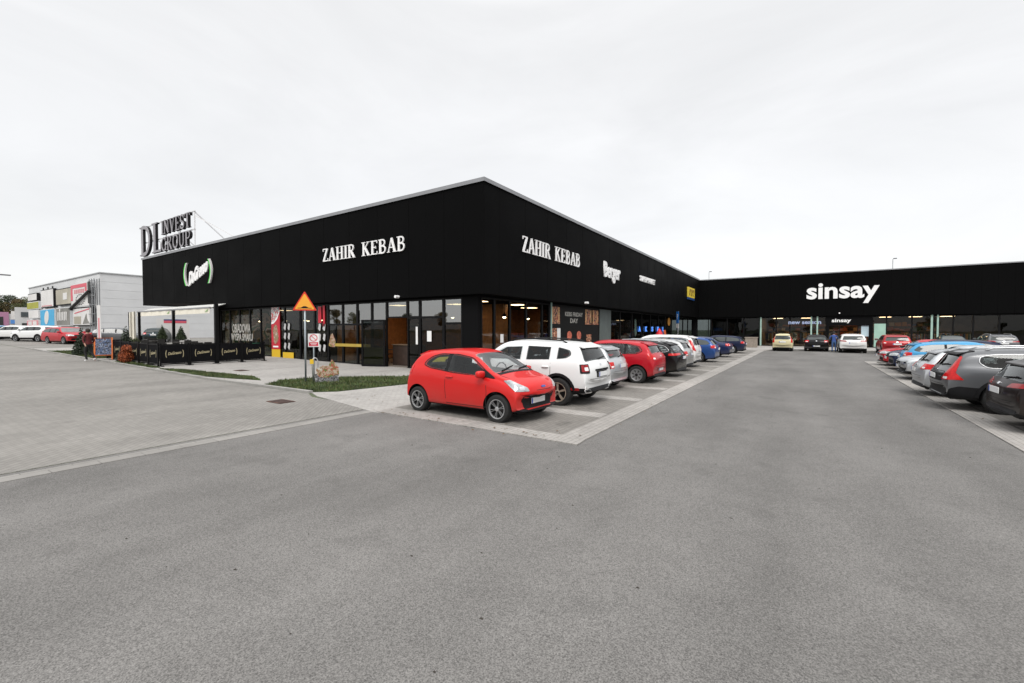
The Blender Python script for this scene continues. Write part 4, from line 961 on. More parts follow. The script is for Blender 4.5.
# rooftop letters
SB=M('sign_black_face',(.010,.009,.010),.6,spec=.2); SGY=M('sign_grey_face',(.30,.29,.31),.5,.2)
t=thing('rooftop_sign','large black and grey rooftop letters reading DL INVEST GROUP on a white frame','rooftop sign',(-50.4,15.3,ZT+.12))
def roofletters(txt,w,h,x,z):
    mb=serif(txt,w,h,.02,x,z); o=mb.build('letter_face',SGY,t); 
    o.location=(0,-.235,0)
    mb=serif(txt,w,h,.18,x,z); o2=mb.build('letter_return',SB,t); o2.location=(0,-.035,0)
roofletters('DL',4.9,2.55,.15,.25); roofletters('INVEST',5.6,1.12,5.0,1.62); roofletters('GROUP',5.7,1.12,4.95,.22)
def f():
    m=MB()
    for z in (.16,1.45,2.85): m.bar((0.1,.05,z),(10.8,.05,z),.07)
    for x in (.2,2.6,5.2,8,10.7): m.bar((x,.05,0),(x,.05,2.85),.07)
    for x in (.2,5.2,10.7): m.bar((x,.05,2.8),(x+.0,3.4,0),.07)
    m.bar((10.7,.05,2.5),(14.0,3.0,.05),.07)
    return m
f().build('support_frame',M('white_steel',(.7,.7,.71),.45),t)
def cam_(x,y,z,rz,lb):
    t=thing('security_camera',lb,'camera',(x,y,z),R(rz)); m=MB(); m.box(-.05,.05,-.02,.1,0,.05); m.build('bracket',WHITE,t); m=MB(); m.lathe([(.001,0),(.07,.0),(.07,.22),(.001,.22)],12,None,'y',(0,-.24,0)); m.build('housing',WHITE,t,angle=40)
cam_(-16.5,14.98,3.5,0,'small white security camera above the restaurant door'); cam_(XF+.01,25.2,3.55,90,'small white security camera above the dark window posters'); cam_(3.0,59.98,3.72,0,'small white security camera above the small store sign')

# ------------------------------------------------------------------ window graphics and posters
def panel(nm,lb,cat,axis,f,a0,a1,z0,z1,mat,t=.012,parent=None,group=None):
    m=MB()
    if axis=='x': m.box(a0,a1,f-t,f,z0,z1)
    else: m.box(f,f+t,a0,a1,z0,z1)
    return m.build(nm,mat,parent,label=lb,cat=cat,group=group)
REDP=M('poster_red',(.50,.012,.03),.45,noise=(1.5,.15)); YELP=M('poster_yellow',(.70,.45,.02),.45); PBLK=M('poster_black',(.006,.006,.006),.5,spec=.15)
FOOD=foodmat('food_picture',[(.34,.28,.17),(.10,.18,.05),(.34,.09,.05),(.42,.36,.27),(.26,.15,.08),(.55,.52,.44)],6)
PFOOD=foodmat('food_picture_dark',[(.02,.015,.012),(.35,.10,.05),(.55,.28,.16),(.03,.02,.02),(.5,.16,.08),(.7,.5,.35)],3)
YG2=YG-.055
t=thing('window_poster','tall red poster with food picture and yellow foot beside the terrace','poster',(-28.3,YG2,.16))
m=MB(); m.box(-.5,.5,-.012,0,.5,3.18); m.build('sheet',REDP,t); m=MB(); m.box(-.5,.5,-.012,0,.0,.496); m.build('foot_band',YELP,t)
m=MB(); n=20; m.prism([(.30*math.cos(2*math.pi*i/n)*(1+.2*math.sin(5*i)),1.45+.62*math.sin(2*math.pi*i/n)) for i in range(n)],'y',-.02,-.0125); m.build('food_picture',FOOD,t)
m=MB(); m.prism([(-.5,2.2),(-.2,2.25),(.15,2.5),(.4,2.9),(.45,3.18),(-.5,3.18)],'y',-.018,-.0125); m.build('cup_picture',foodmat('cup_picture',[(.25,.35,.38),(.5,.1,.1),(.6,.62,.6),(.2,.25,.28)],4),t)
m=MB(); m.prism([(-.5,2.1),(-.2,2.15),(.2,2.42),(.5,2.9),(.5,3.05),(.15,2.54),(-.2,2.28),(-.5,2.22)],'y',-.021,-.0185); m.build('swoosh',WHITE,t)
m=MB(); m.box(-.32,.3,-.02,-.0125,.62,.72); m.build('caption',WHITE,t)
t=thing('window_poster','dark glass panel with white figures and yellow foot beside the red poster','poster',(-26.9,YG2,.14))
m=MB(); m.box(-.6,.6,-.010,0,.0,.36); m.build('foot_band',YELP,t)
def figs(par,cx,cz,n=1):
    m=MB()
    for (dx,dz) in ((-.22,0),(.22,0),(-.22,.62),(.22,.62),(.22,1.2),(-.22,1.2)):
        n=9; m.prism([(cx+dx+.13*math.cos(2*math.pi*i/n)*(1.25 if i%2 else .7),cz+dz+.22*math.sin(2*math.pi*i/n)) for i in range(n)],'y',-.012,-.002)
    m.build('figures',M('vinyl_grey',(.5,.5,.5),.5),par)
figs(t,-.1,.75)
t=thing('window_poster','dark glass panel with red and white figures behind the warning sign pole','poster',(-23.35,YG2,.1)); figs(t,0,.75)
m=MB(); m.box(-.35,-.05,-.012,0,2.2,3.15); m.box(.1,.3,-.012,0,2.0,3.2); m.build('red_streaks',REDP,t)
# vinyl words on the terrace window
VIN=M('window_vinyl_white',(.42,.41,.38),.5)
t=thing('window_lettering','white vinyl words in two rows on the terrace restaurant window','window lettering',(-34.2,YG2,1.15))
from_mesh('upper_words',text_mesh('OBIADOWA',2.5,.62,.008,bold=.02),t,VIN).location=(.2,0,.55)
from_mesh('lower_words',text_mesh('WYSPA SMAKU',3.0,.5,.008,bold=.02),t,VIN)
# yellow-green band at the corner restaurant
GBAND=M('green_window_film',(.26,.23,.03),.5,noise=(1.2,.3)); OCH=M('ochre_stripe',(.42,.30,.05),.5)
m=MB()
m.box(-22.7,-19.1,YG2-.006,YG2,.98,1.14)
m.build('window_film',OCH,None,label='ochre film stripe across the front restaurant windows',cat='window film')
m=MB(); m.box(-22.7,-22.1,YG2-.012,YG2,1.0,1.1); 
t=thing('window_sticker','pale kebab wrap sticker at the end of the ochre stripe','sticker',(-22.35,YG2,.95)); m=MB(); m.prism([(-.25,.0),(.2,-.02),(.28,.3),(.0,.75),(-.15,.7),(-.3,.3)],'y',-.012,0); m.build('picture',FOOD,t)
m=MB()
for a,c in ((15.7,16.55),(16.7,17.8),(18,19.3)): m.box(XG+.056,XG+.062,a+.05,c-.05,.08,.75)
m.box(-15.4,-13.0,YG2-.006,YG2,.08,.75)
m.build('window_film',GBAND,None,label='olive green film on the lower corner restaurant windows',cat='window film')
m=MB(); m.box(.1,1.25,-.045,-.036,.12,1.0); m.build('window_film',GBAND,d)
PAPER=M('white_paper',(.78,.78,.77),.6)
for nm,a,z,w,h,lb in (('notice',-15.0,1.35,.28,.5,'white paper notice on the glass right of the door'),('notice',-15.75,1.2,.13,.85,'narrow upright white notice beside the door counter')):
    o=panel(nm,lb,'notice','x',YG2,a,a+w,z,z+h,PAPER)
# red menu windows
t=thing('window_poster','black window posters with burger pictures on the side wall','poster',(XG+.055,21.9,0))
m=MB(); m.box(0,.01,0.02,6.95,.05,3.3); m.build('sheet',PBLK,t)
def rect(x,y0,y1,z0,z1): m.box(x,x+.006,y0,y1,z0,z1)
m=MB(); 
for y in (.15,4.7,5.9): rect(.012,y,y+1.0,2.25,3.22)
rect(.012,.15,1.1,1.1,2.0); rect(.012,4.9,5.7,.4,1.6); rect(.012,5.9,6.8,.3,1.0)
m.build('burger_picture',PFOOD,t)
m=MB()
for y in (.2,.95,4.75,5.55,5.95,6.6): rect(.02,y,y+.12,2.35,3.2)
m.build('chip_picture',M('chips',(.6,.36,.16),.6),t)
for y in (1.95,3.3): 
    n=14; m=MB(); m.prism([(y+.45+.32*math.cos(2*math.pi*i/n),1.55+.28*math.sin(2*math.pi*i/n)) for i in range(n)],'x',.02,.03)
    m.build('bun_picture',M('bun',(.5,.13,.08),.5,noise=(5,.5)),t)
for (tx,w,h,y,z) in (('KEBS FRIDAY',2.5,.26,1.8,2.72),('DAY',1.1,.28,2.5,2.32)):
    o=from_mesh('caption',text_mesh(tx,w,h,.006,bold=.03),t,VIN); o.location=(.03,y,z); o.rotation_euler=(0,0,R(90))
panel('notice','white paper notice stuck over the burger posters','notice','y',XG+.08,22.7,23.1,1.15,2.0,PAPER)
panel('notice','small white notice on the first side window','notice','y',XG+.056,17.05,17.3,1.3,1.7,PAPER)
m=MB(); m.tube([(XG+.3,21.6,0),(XG+.3,21.6,3.4)],.05,10); m.build('downpipe',M('pale_green_pipe',(.20,.30,.27),.4),None,label='pale green downpipe beside the burger posters',cat='downpipe')
# grey panels then shop with stickers
m=MB()
m.box(0,.03,0,2.1,0,3.3)
o=m.build('wall_panel',M('grey_green_panel',(.10,.12,.115),.5,noise=(1.5,.15)),None,label='grey green blank panel between the burger posters and the next shop door',cat='wall panel'); o.location=(XG+.06,29.0,0.03)
BLUL=M('blue_letters',(.08,.25,.7),.4,emit=(.10,.3,1.),es=.8)
for i,ch in enumerate('AKSEL'):
    o=from_mesh('letter',text_mesh(ch,.55,.45,.03,bold=.04),None,BLUL,label='small blue letter in the row on the dark shop window',cat='sign letter',group='blue letters on the dark shop window'); o.location=(XG+.08,37.6+i*1.9,1.75); o.rotation_euler=(0,0,R(90))
m=MB(); random.seed(3)
PROD=foodmat('shop_goods',[(.35,.30,.27),(.4,.06,.05),(.55,.5,.45),(.2,.1,.07),(.45,.2,.12)],2.2)
t=thing('shop_display','low shelf crowded with mixed goods behind the dark side window','display',(XG-.9,41,0.05))
for j in range(3): m.box(-.3,.3,-4,4.5,.45+j*.4,.48+j*.4)
m.build('shelf',DARKI,t); m=MB()
for j in range(3):
    y=-3.9
    while y<4.3:
        w_=random.uniform(.12,.35); m.box(-.2,.2,y,y+w_,.49+j*.4,.49+j*.4+random.uniform(.15,.32)); y+=w_+.05
m.build('goods',PROD,t)
m=MB(); n=18; m.prism([(47.6+.5*math.cos(2*math.pi*i/n),2.75+.42*math.sin(2*math.pi*i/n)) for i in range(n)],'x',XG+.07,XG+.10); m.build('round_sign',M('orange_sign',(.45,.20,.03),.5),None,label='round orange sign on the dark side wall near the far corner',cat='sign')
# blue letters and coloured ride near the far corner
t=thing('promotion_stand','orange and blue promotional stand in front of the far side shops','stand',(-10.6,40.5,0))
m=MB(); m.box(-.35,.35,-.55,.55,0,.12); m.build('base',NAVY,t)
m=MB(); m.prism([(-.55,.1),(.55,.1),(.6,1.2),(.3,1.75),(-.3,1.7),(-.6,1.3)],'x',-.08,.08); m.build('board',NAVY,t)
m=MB(); m.prism([(-.4,.9),(.1,1.0),(.5,1.5),(.2,1.9),(-.35,1.85),(-.1,1.4)],'x',.085,.12); m.build('emblem',M('stand_orange',(.75,.12,.02),.45),t)
t=thing('parasol','small red closed parasol standing beyond the white people carrier','parasol',(-9.2,34.0,0)); m=MB(); m.tube([(0,0,0),(0,0,2.0)],.02,8); m.build('pole',C_ALU,t); m=MB(); m.lathe([(.001,2.05),(.10,1.9),(.28,1.55),(.30,1.45),(.001,1.5)],12,None,'z'); m.build('canopy',M('parasol_red',(.6,.01,.02),.6),t,smooth=True)

# parking sign by the left row
t=thing('parking_sign','tall blue parking sign with a white plate on a thin pole behind the parked cars','road sign',(-8.6,37.2,0))
m=MB(); m.tube([(0,0,0),(0,0,3.4)],.03,10); m.build('pole',C_ALU,t)
m=MB(); m.box(-.35,.35,-.045,-.031,2.42,3.38); m.build('sign_plate',M('sign_blue',(.015,.18,.62),.4),t)
from_mesh('symbol',text_mesh('P',.28,.42,.004,bold=.04),t,WHITE).location=(-.14,-.047,2.75)
m=MB(); m.box(-.35,.35,-.045,-.031,2.05,2.38); m.build('lower_plate',PAPER,t)
t.rotation_euler=(0,0,R(-62))

# ------------------------------------------------------------------ speed bump warning sign, no-parking sign, flower ad stand
t=thing('warning_sign','triangular yellow speed bump warning sign with red border on a grey pole','road sign',(-14.9,9.14,0),R(52))
m=MB(); m.tube([(0,0,0),(0,0,2.95)],.032,12); m.build('pole',M('galvanised',(.30,.34,.36),.45,.5,noise=(5,.15)),t,smooth=True)
def tri(s,z):
    s*=.84; z+=.20
    P=[(-s/2,z-s*.2887),(s/2,z-s*.2887),(0,z+s*.5774)]; return fillet(P,.05)
m=MB(); m.prism(tri(.95,2.62),'y',-.05,-.035); m.build('sign_plate',M('sign_red',(.62,.03,.01),.4),t)
m=MB(); m.prism(tri(.78,2.62),'y',-.054,-.0505); m.build('sign_face',M('sign_amber',(.80,.36,.03),.4,noise=(4,.06)),t)
m=MB(); m.prism([(a*.84,(b-2.62)*.84+2.82) for a,b in [(-.27,2.435),(.27,2.435),(.27,2.455),(.15,2.46),(.09,2.50),(.05,2.525),(-.05,2.525),(-.09,2.50),(-.15,2.46),(-.27,2.455)]],'y',-.058,-.0545); m.build('symbol',SB,t)
t=thing('prohibition_sign','small white and red prohibition sign on a short pole in the grass','road sign',(-14.99,9.52,0),R(55))
t.scale=(.78,.78,.78)
m=MB(); m.tube([(0,0,0),(0,0,2.2)],.03,10); m.build('pole',M('galvanised'),t,smooth=True)
m=MB(); m.box(-.24,.24,-.045,-.03,.98,1.60); m.build('sign_plate',PAPER,t)
SRED=M('sign_crimson',(.60,.02,.06),.4)
m=MB()
for i in range(24):
    a0,a1=2*math.pi*i/24,2*math.pi*(i+1)/24; m.prism([(r*math.cos(a),1.40+r*math.sin(a)) for r,a in ((.17,a0),(.17,a1),(.135,a1),(.135,a0))],'y',-.05,-.0455)
m.build('ring',SRED,t); m=MB(); m.prism([(-.12,1.50),(-.10,1.52),(.12,1.30),(.10,1.28)],'y',-.051,-.0455); m.build('slash',SRED,t)
m=MB(); m.box(-.20,.20,-.05,-.0455,1.02,1.20); m.build('text_plate',SRED,t); m=MB(); m.box(-.14,.14,-.054,-.0505,1.13,1.155); m.box(-.11,.11,-.054,-.0505,1.07,1.09); m.build('text_lines',PAPER,t)
for c in [k for k in bpy.data.objects if k.parent==t and not k.name.startswith('pole')]: c.location.z=.66
t=thing('advertising_stand','low black advertising stand topped by a kebab picture beside the prohibition sign','advertising stand',(-14.29,9.54,0),R(55))
t.scale=(1.,1.,1.)
m=MB(); m.prism([(-.36,.02),(.42,.02),(.42,.34),(-.36,.34)],'y',-.06,.06); m.build('base_panel',foodmat('black_pattern',[(.012,.012,.012),(.25,.25,.26),(.015,.015,.015),(.4,.4,.42),(.01,.01,.01)],14),t)
m=MB(); m.prism([(-.30,.32),(-.33,.52),(-.1,.63),(.08,.62),(.2,.85),(.42,.55),(.44,.32),(.05,.20),(-.2,.22)],'y',-.075,-.062); m.build('food_picture',FOOD,t)
m=MB(); m.tube([(-.42,0,0)]+[(-.36-.10*math.cos(R(a)),0,.75+.16*math.sin(R(a))) for a in range(0,181,20)]+[(-.26,0,.3)],.015,8); m.build('hoop',C_ALU,t,smooth=True)
m=MB(); m.box(-.52,-.40,-.05,.03,.70,.86); m.build('yellow_tag',YELP,t)

# bottle-green bin, cones of shrubs etc on the terrace
t=thing('waste_bin','tall green bin beside the red poster at the terrace end','waste bin',(-29.4,14.7,.17)); m=MB(); m.lathe([(.001,0),(.20,0),(.24,.85),(.20,.92),(.001,.95)],18,None,'z'); m.build('body',M('bin_green',(.04,.22,.12),.5),t,angle=40); m=MB(); m.box(-.12,.12,-.25,-.2,.72,.8); m.build('opening',C_BLACK,t)

# ------------------------------------------------------------------ terrace
CREAM=M('cream_canvas',(.78,.74,.64),.8,noise=(3,.06)); CREAMT=M('cream_canvas_top',(.6,.6,.58),.8)
def awning(x0,x1,lb):
    t=thing('awning',lb,'awning',((x0+x1)/2,14.0,.42),0,'cream awnings over the terrace'); h=(x1-x0)/2
    m=MB(); m.prism([(0,2.98),(0,3.01),(1.0,3.34),(1.0,3.31)],'x',-h,h); m.build('canopy',CREAMT,t)
    m=MB()
    k=26
    for i in range(k):
        a=-h+2*h*i/k; c=a+2*h/k; d=.012*math.sin(i*1.1); m.box(a,c,-.03+d,-.015+d,2.62,2.97)
    m.build('valance',CREAM,t)
    m=MB(); m.box(-h-.03,h+.03,-.06,.04,2.97,3.07); m.bar((-h+.1,.02,2.95),(-h+.1,.98,3.28),.05); m.bar((h-.1,.02,2.95),(h-.1,.98,3.28),.05); m.build('frame',M('awning_rail',(.30,.30,.31),.4,.3),t)
    m=MB(); m.prism([(h-.7,2.72),(h-.45,2.86),(h-.2,2.9),(h-.35,2.75)],'y',-.05,-.04); m.build('emblem',M('faded_green',(.35,.50,.25),.7),t)
    return t
awning(-47.6,-40.6,'left cream awning over the fenced terrace'); awning(-40.45,-34.1,'right cream awning over the fenced terrace')
t=thing('curtain','cream canvas side curtain hanging at the left end of the terrace','curtain',(-48.2,13.6,0)); m=MB()
for i in range(9):
    y=i*.05; y2=y+.05; o1=.05*math.sin(i*1.3); o2=.05*math.sin((i+1)*1.3); m.add([(o1,y,.5),(o2,y2,.5),(o2,y2,3.38+y2*.3),(o1,y,3.38+y*.3)],[(0,1,2,3)])
m.build('canvas',CREAM,t,smooth=True)
m=MB(); m.bar((-.03,-.02,.45),(-.03,-.02,3.4),.05); m.build('edge_rod',FRAME,t)
for x,y,hh,lb in ((-46.9,13.9,2.95,'dark square post under the left end of the awnings'),(-39.9,13.9,3.05,'dark square post under the joint of the two awnings'),(-25.98,10.95,3.15,'tall dark post standing in the line of terrace screens')):
    t=thing('awning_post',lb,'post',(x,y,gz(x))); w_=.08
    m=MB(); m.box(-w_,w_,-w_,w_,0,hh); m.build('shaft',FRAME,t); m=MB(); m.box(-w_-.08,w_+.08,-w_-.08,w_+.08,0,.03); m.build('base_plate',FRAME,t)
FCLOTH=M('fence_black_cloth',(.006,.006,.007),.8,spec=.1,noise=(2,.3)); GOLD=M('faded_gold_print',(.38,.33,.20),.6)
def fence_panel(x,y,rz,w,lb):
    t=thing('terrace_screen',lb,'terrace screen',(x,y,gz(x)+.015),R(rz),'black terrace screens with gold bracket logos')
    m=MB(); m.box(-w/2+.06,w/2-.06,-.008,.008,.14,1.02)
    m.build('cloth',FCLOTH,t)
    m=MB(); 
    for s in (-1,1): m.box(s*(w/2-.03)-.03,s*(w/2-.03)+.03,-.03,.03,0,1.12)
    m.box(-w/2+.06,w/2-.06,-.02,.02,1.03,1.08); m.box(-w/2+.06,w/2-.06,-.02,.02,.08,.13)
    for s in (-1,1): m.box(s*(w/2-.05)-.05,s*(w/2-.05)+.05,-.22,.22,0,.03)
    m.build('frame',FRAME,t)
    m=MB()
    for s in (-1,1):
        for k in range(-4,4):
            f0=lambda kk:(s*(w*.30-.03*(kk/4)**2*1.0),.60+.045*kk)
            a,c=f0(k),f0(k+1); m.prism([(a[0]-.014,a[1]),(a[0]+.014,a[1]),(c[0]+.014,c[1]),(c[0]-.014,c[1])],'y',-.014,-.009)
    m.build('bracket_print',GOLD,t)
    me=text_mesh('DaGrasso',w*.46,.14,.004,bold=.03,shear=.3)
    for v in me.vertices: v.co.z+=.53+v.co.x*.12; v.co.x-=w*.23
    from_mesh('script_print',me,t,GOLD).location=(0,-.009,0)
    return t
wd=['nearest the road','second from the road','third from the road','fourth and last towards the building']
for k in range(4): fence_panel(-25.95,9.06+k*1.25,90,1.23,'black terrace screen facing the car park, '+wd[k])
wd=['at the near corner','second from the near corner','third from the near corner','fourth from the near corner','by the orange shrub']
for k in range(5): fence_panel(-26.65-k*1.28,8.42,0,1.26,'black terrace screen along the road, '+wd[k])
fence_panel(-33.7,9.1,90,1.3,'black terrace screen closing the left end of the terrace')
m=MB(); 
# terrace furniture
CH=M('dark_rattan',(.015,.014,.013),.7,noise=(20,.3)); TT=M('table_top_dark',(.05,.045,.04),.4); SILV=M('pale_cushion',(.25,.26,.27),.8)
def table(x,y,lb,grp='tables on the terrace'):
    t=thing('table',lb,'table',(x,y,gz(x)+.05),0,grp); m=MB(); m.box(-.38,.38,-.38,.38,.72,.75); m.build('tabletop',TT,t)
    m=MB(); m.tube([(0,0,.02),(0,0,.72)],.03,8); m.build('leg',FRAME,t); m=MB(); m.box(-.22,.22,-.22,.22,0,.03); m.build('base',FRAME,t); return t
def chair(x,y,rz,lb,grp='chairs on the terrace'):
    t=thing('chair',lb,'chair',(x,y,gz(x)+.05),R(rz),grp); m=MB(); m.box(-.22,.22,-.22,.22,.43,.47); m.build('seat',CH,t)
    m=MB(); m.prism([(-.22,.47),(.22,.47),(.20,.90),(-.20,.90)],'y',.20,.235); m.build('backrest',CH,t)
    for a in (-1,1):
        for c in (-1,1): m=MB(); m.tube([(a*.2,c*.2,0),(a*.19,c*.19,.43)],.016,6); m.build('leg',FRAME,t)
    return t
tx=[(-36,13),(-39,12.5),(-42,13.2),(-36.5,10.8),(-27.4,9.6),(-27.4,11.6),(-27.6,13.3),(-29.8,9.8),(-29.8,12.0),(-32,10.2),(-32,12.6)]
for x,y in tx:
    table(x,y,'small dark square table inside the fenced terrace')
    chair(x-.75,y,90,'dark chair at a terrace table'); chair(x+.75,y,-90,'dark chair at a terrace table')
for x,y in ((-34.5,17.5),(-32.5,18.5),(-30.5,17.3),(-28.2,18.2),(-26.2,17.2)):
    table(x,y,'dark table inside the terrace restaurant','tables in the terrace restaurant'); chair(x-.7,y,90,'dark chair inside the terrace restaurant','chairs in the terrace restaurant'); chair(x+.7,y,-90,'dark chair inside the terrace restaurant','chairs in the terrace restaurant')
for x,y in ((-20.6,16.6),(-19.4,17.4),(-21.9,17.3)):
    table(x,y,'dark table inside the corner kebab restaurant','tables in the corner restaurant'); chair(x-.7,y,90,'dark chair inside the corner kebab restaurant','chairs in the corner restaurant'); chair(x+.7,y,-90,'dark chair inside the corner kebab restaurant','chairs in the corner restaurant')
t=thing('counter','dark brown serving counter just inside the open restaurant door','counter',(-17.2,16.3,.05)); m=MB(); m.box(-.9,.9,-.3,.3,0,1.05); m.build('front_panel',M('dark_brown_wood',(.035,.02,.014),.5,noise=(4,.3)),t); m=MB(); m.box(-.95,.95,-.35,.35,1.053,1.1); m.build('worktop',M('worktop',(.12,.08,.05),.4),t)
t=thing('inner_door','pale cream door in the orange back wall of the corner restaurant','door',(-21.9,21.3,.06)); m=MB(); m.box(-.55,.55,-.05,.03,0,2.3); m.build('leaf',M('cream_door',(.50,.40,.28),.6),t); m=MB(); m.box(-.4,.4,-.07,-.052,2.0,2.15); m.build('vent',DARKI,t)

# ------------------------------------------------------------------ A-board, planter
t=thing('menu_board','orange framed blackboard standing at the edge of the bed','menu board',(-32.6,8.05,gz(-32.6)+.03),R(72))
t.scale=(.9,.9,.9)
ORG=M('orange_wood',(.55,.13,.02),.5,noise=(5,.2))
for s,nm in ((1,'front'),(-1,'back')):
    m=MB(); 
    for a in (-.40,.40): m.bar((a,-s*.28,0),(a,0,1.36),.07,.04)
    m.bar((-.36,0-.0*s,1.33),(.36,0,1.33),.07,.04); m.bar((-.36,-s*.225,.28),(.36,-s*.225,.28),.07,.04); m.build('frame',ORG,t)
m=MB(); m.add([(-.365,-.222,.31),(.365,-.222,.31),(.365,-.012,1.30),(-.365,-.012,1.30),(-.365,-.20,.31),(.365,-.20,.31),(.365,.005,1.30),(-.365,.005,1.30)],[(0,1,2,3),(4,7,6,5),(0,4,5,1),(3,2,6,7),(0,3,7,4),(1,5,6,2)])
m.build('board',foodmat('menu_face',[(.010,.012,.02),(.012,.016,.03),(.10,.15,.28),(.012,.016,.03),(.25,.30,.42),(.02,.02,.03),(.14,.07,.06)],7),t)
t=thing('planter','square beige concrete planter by the far store wall','planter',(-4.9,54.2,.02)); CON=M('beige_concrete',(.28,.24,.20),.9,noise=(6,.15))
m=MB(); m.box(-.55,.55,-.55,.55,0,1.0); m.build('body',CON,t); m=MB(); m.box(-.6,.6,-.6,.6,1.003,1.1); m.build('rim',CON,t)
# posters / fittings in the store front
o=panel('window_poster','pale green tall poster beside the store entrance','poster','x',60.28,6.0,6.95,.1,2.55,M('pale_green_poster',(.32,.50,.42),.5,noise=(1,.15)))
o=panel('window_poster','bright white upper panel right of the store entrance','poster','x',60.6,4.95,5.6,1.2,3.2,M('bright_panel',(.8,.85,.95),.5,emit=(.8,.88,1.),es=.8))
t=thing('window_lettering','small blue white words on the dark store window','window lettering',(-1.7,60.28,2.55)); from_mesh('words',text_mesh('new season',3.1,.32,.006,bold=.03),t,M('vinyl_blue',(.35,.42,.62),.5))
# clothes racks, mannequins
random.seed(11)
CL=[M('cloth_%s'%n,c,.85) for n,c in dict(ochre=(.5,.22,.05),rust=(.35,.09,.04),cream=(.55,.45,.33),black=(.02,.02,.02),green=(.06,.12,.07),pink=(.45,.18,.16),tan=(.4,.25,.12),blue=(.05,.08,.16)).items()]
for i,(x,y) in enumerate([(-3.4,62.8),(-1.4,62.2),(.2,63.4),(2.6,65),(4.6,64.6),(7.9,62.5),(9.8,62.4),(11.4,62.6),(13.2,62.5),(6.6,66),(1,67.5),(9,66.5)]):
    t=thing('clothes_rack','clothes rack full of hanging garments inside the store','clothes rack',(x,y,.05),random.uniform(-.2,.2),'clothes racks in the store')
    m=MB(); m.tube([(-.8,0,0),(-.8,0,1.5),(.8,0,1.5),(.8,0,0)],.02,6); m.build('rail',FRAME,t)
    m=MB(); 
    for k in range(15): a=-.72+k*.1; m.box(a,a+.06,-.22,.22,1.42-random.uniform(.6,1.0),1.44,random.choice(CL))
    m.build('garments',None,t)
t=thing('wall_display','wall shelves of folded clothes along the back of the store','shelves',(4,71.6,.05)); m=MB()
for z in (.5,1.1,1.7,2.3): m.box(-8.4,9,-.35,.35,z,z+.04)
m.build('shelf',WOOD,t); m=MB()
for z in (.54,1.14,1.74,2.34):
    a=-8.3
    while a<8.7: w_=random.uniform(.3,.6); m.box(a,a+w_,-.3,.2,z+.003,z+random.uniform(.15,.5),random.choice(CL)); a+=w_+.06
m.build('folded_clothes',None,t)
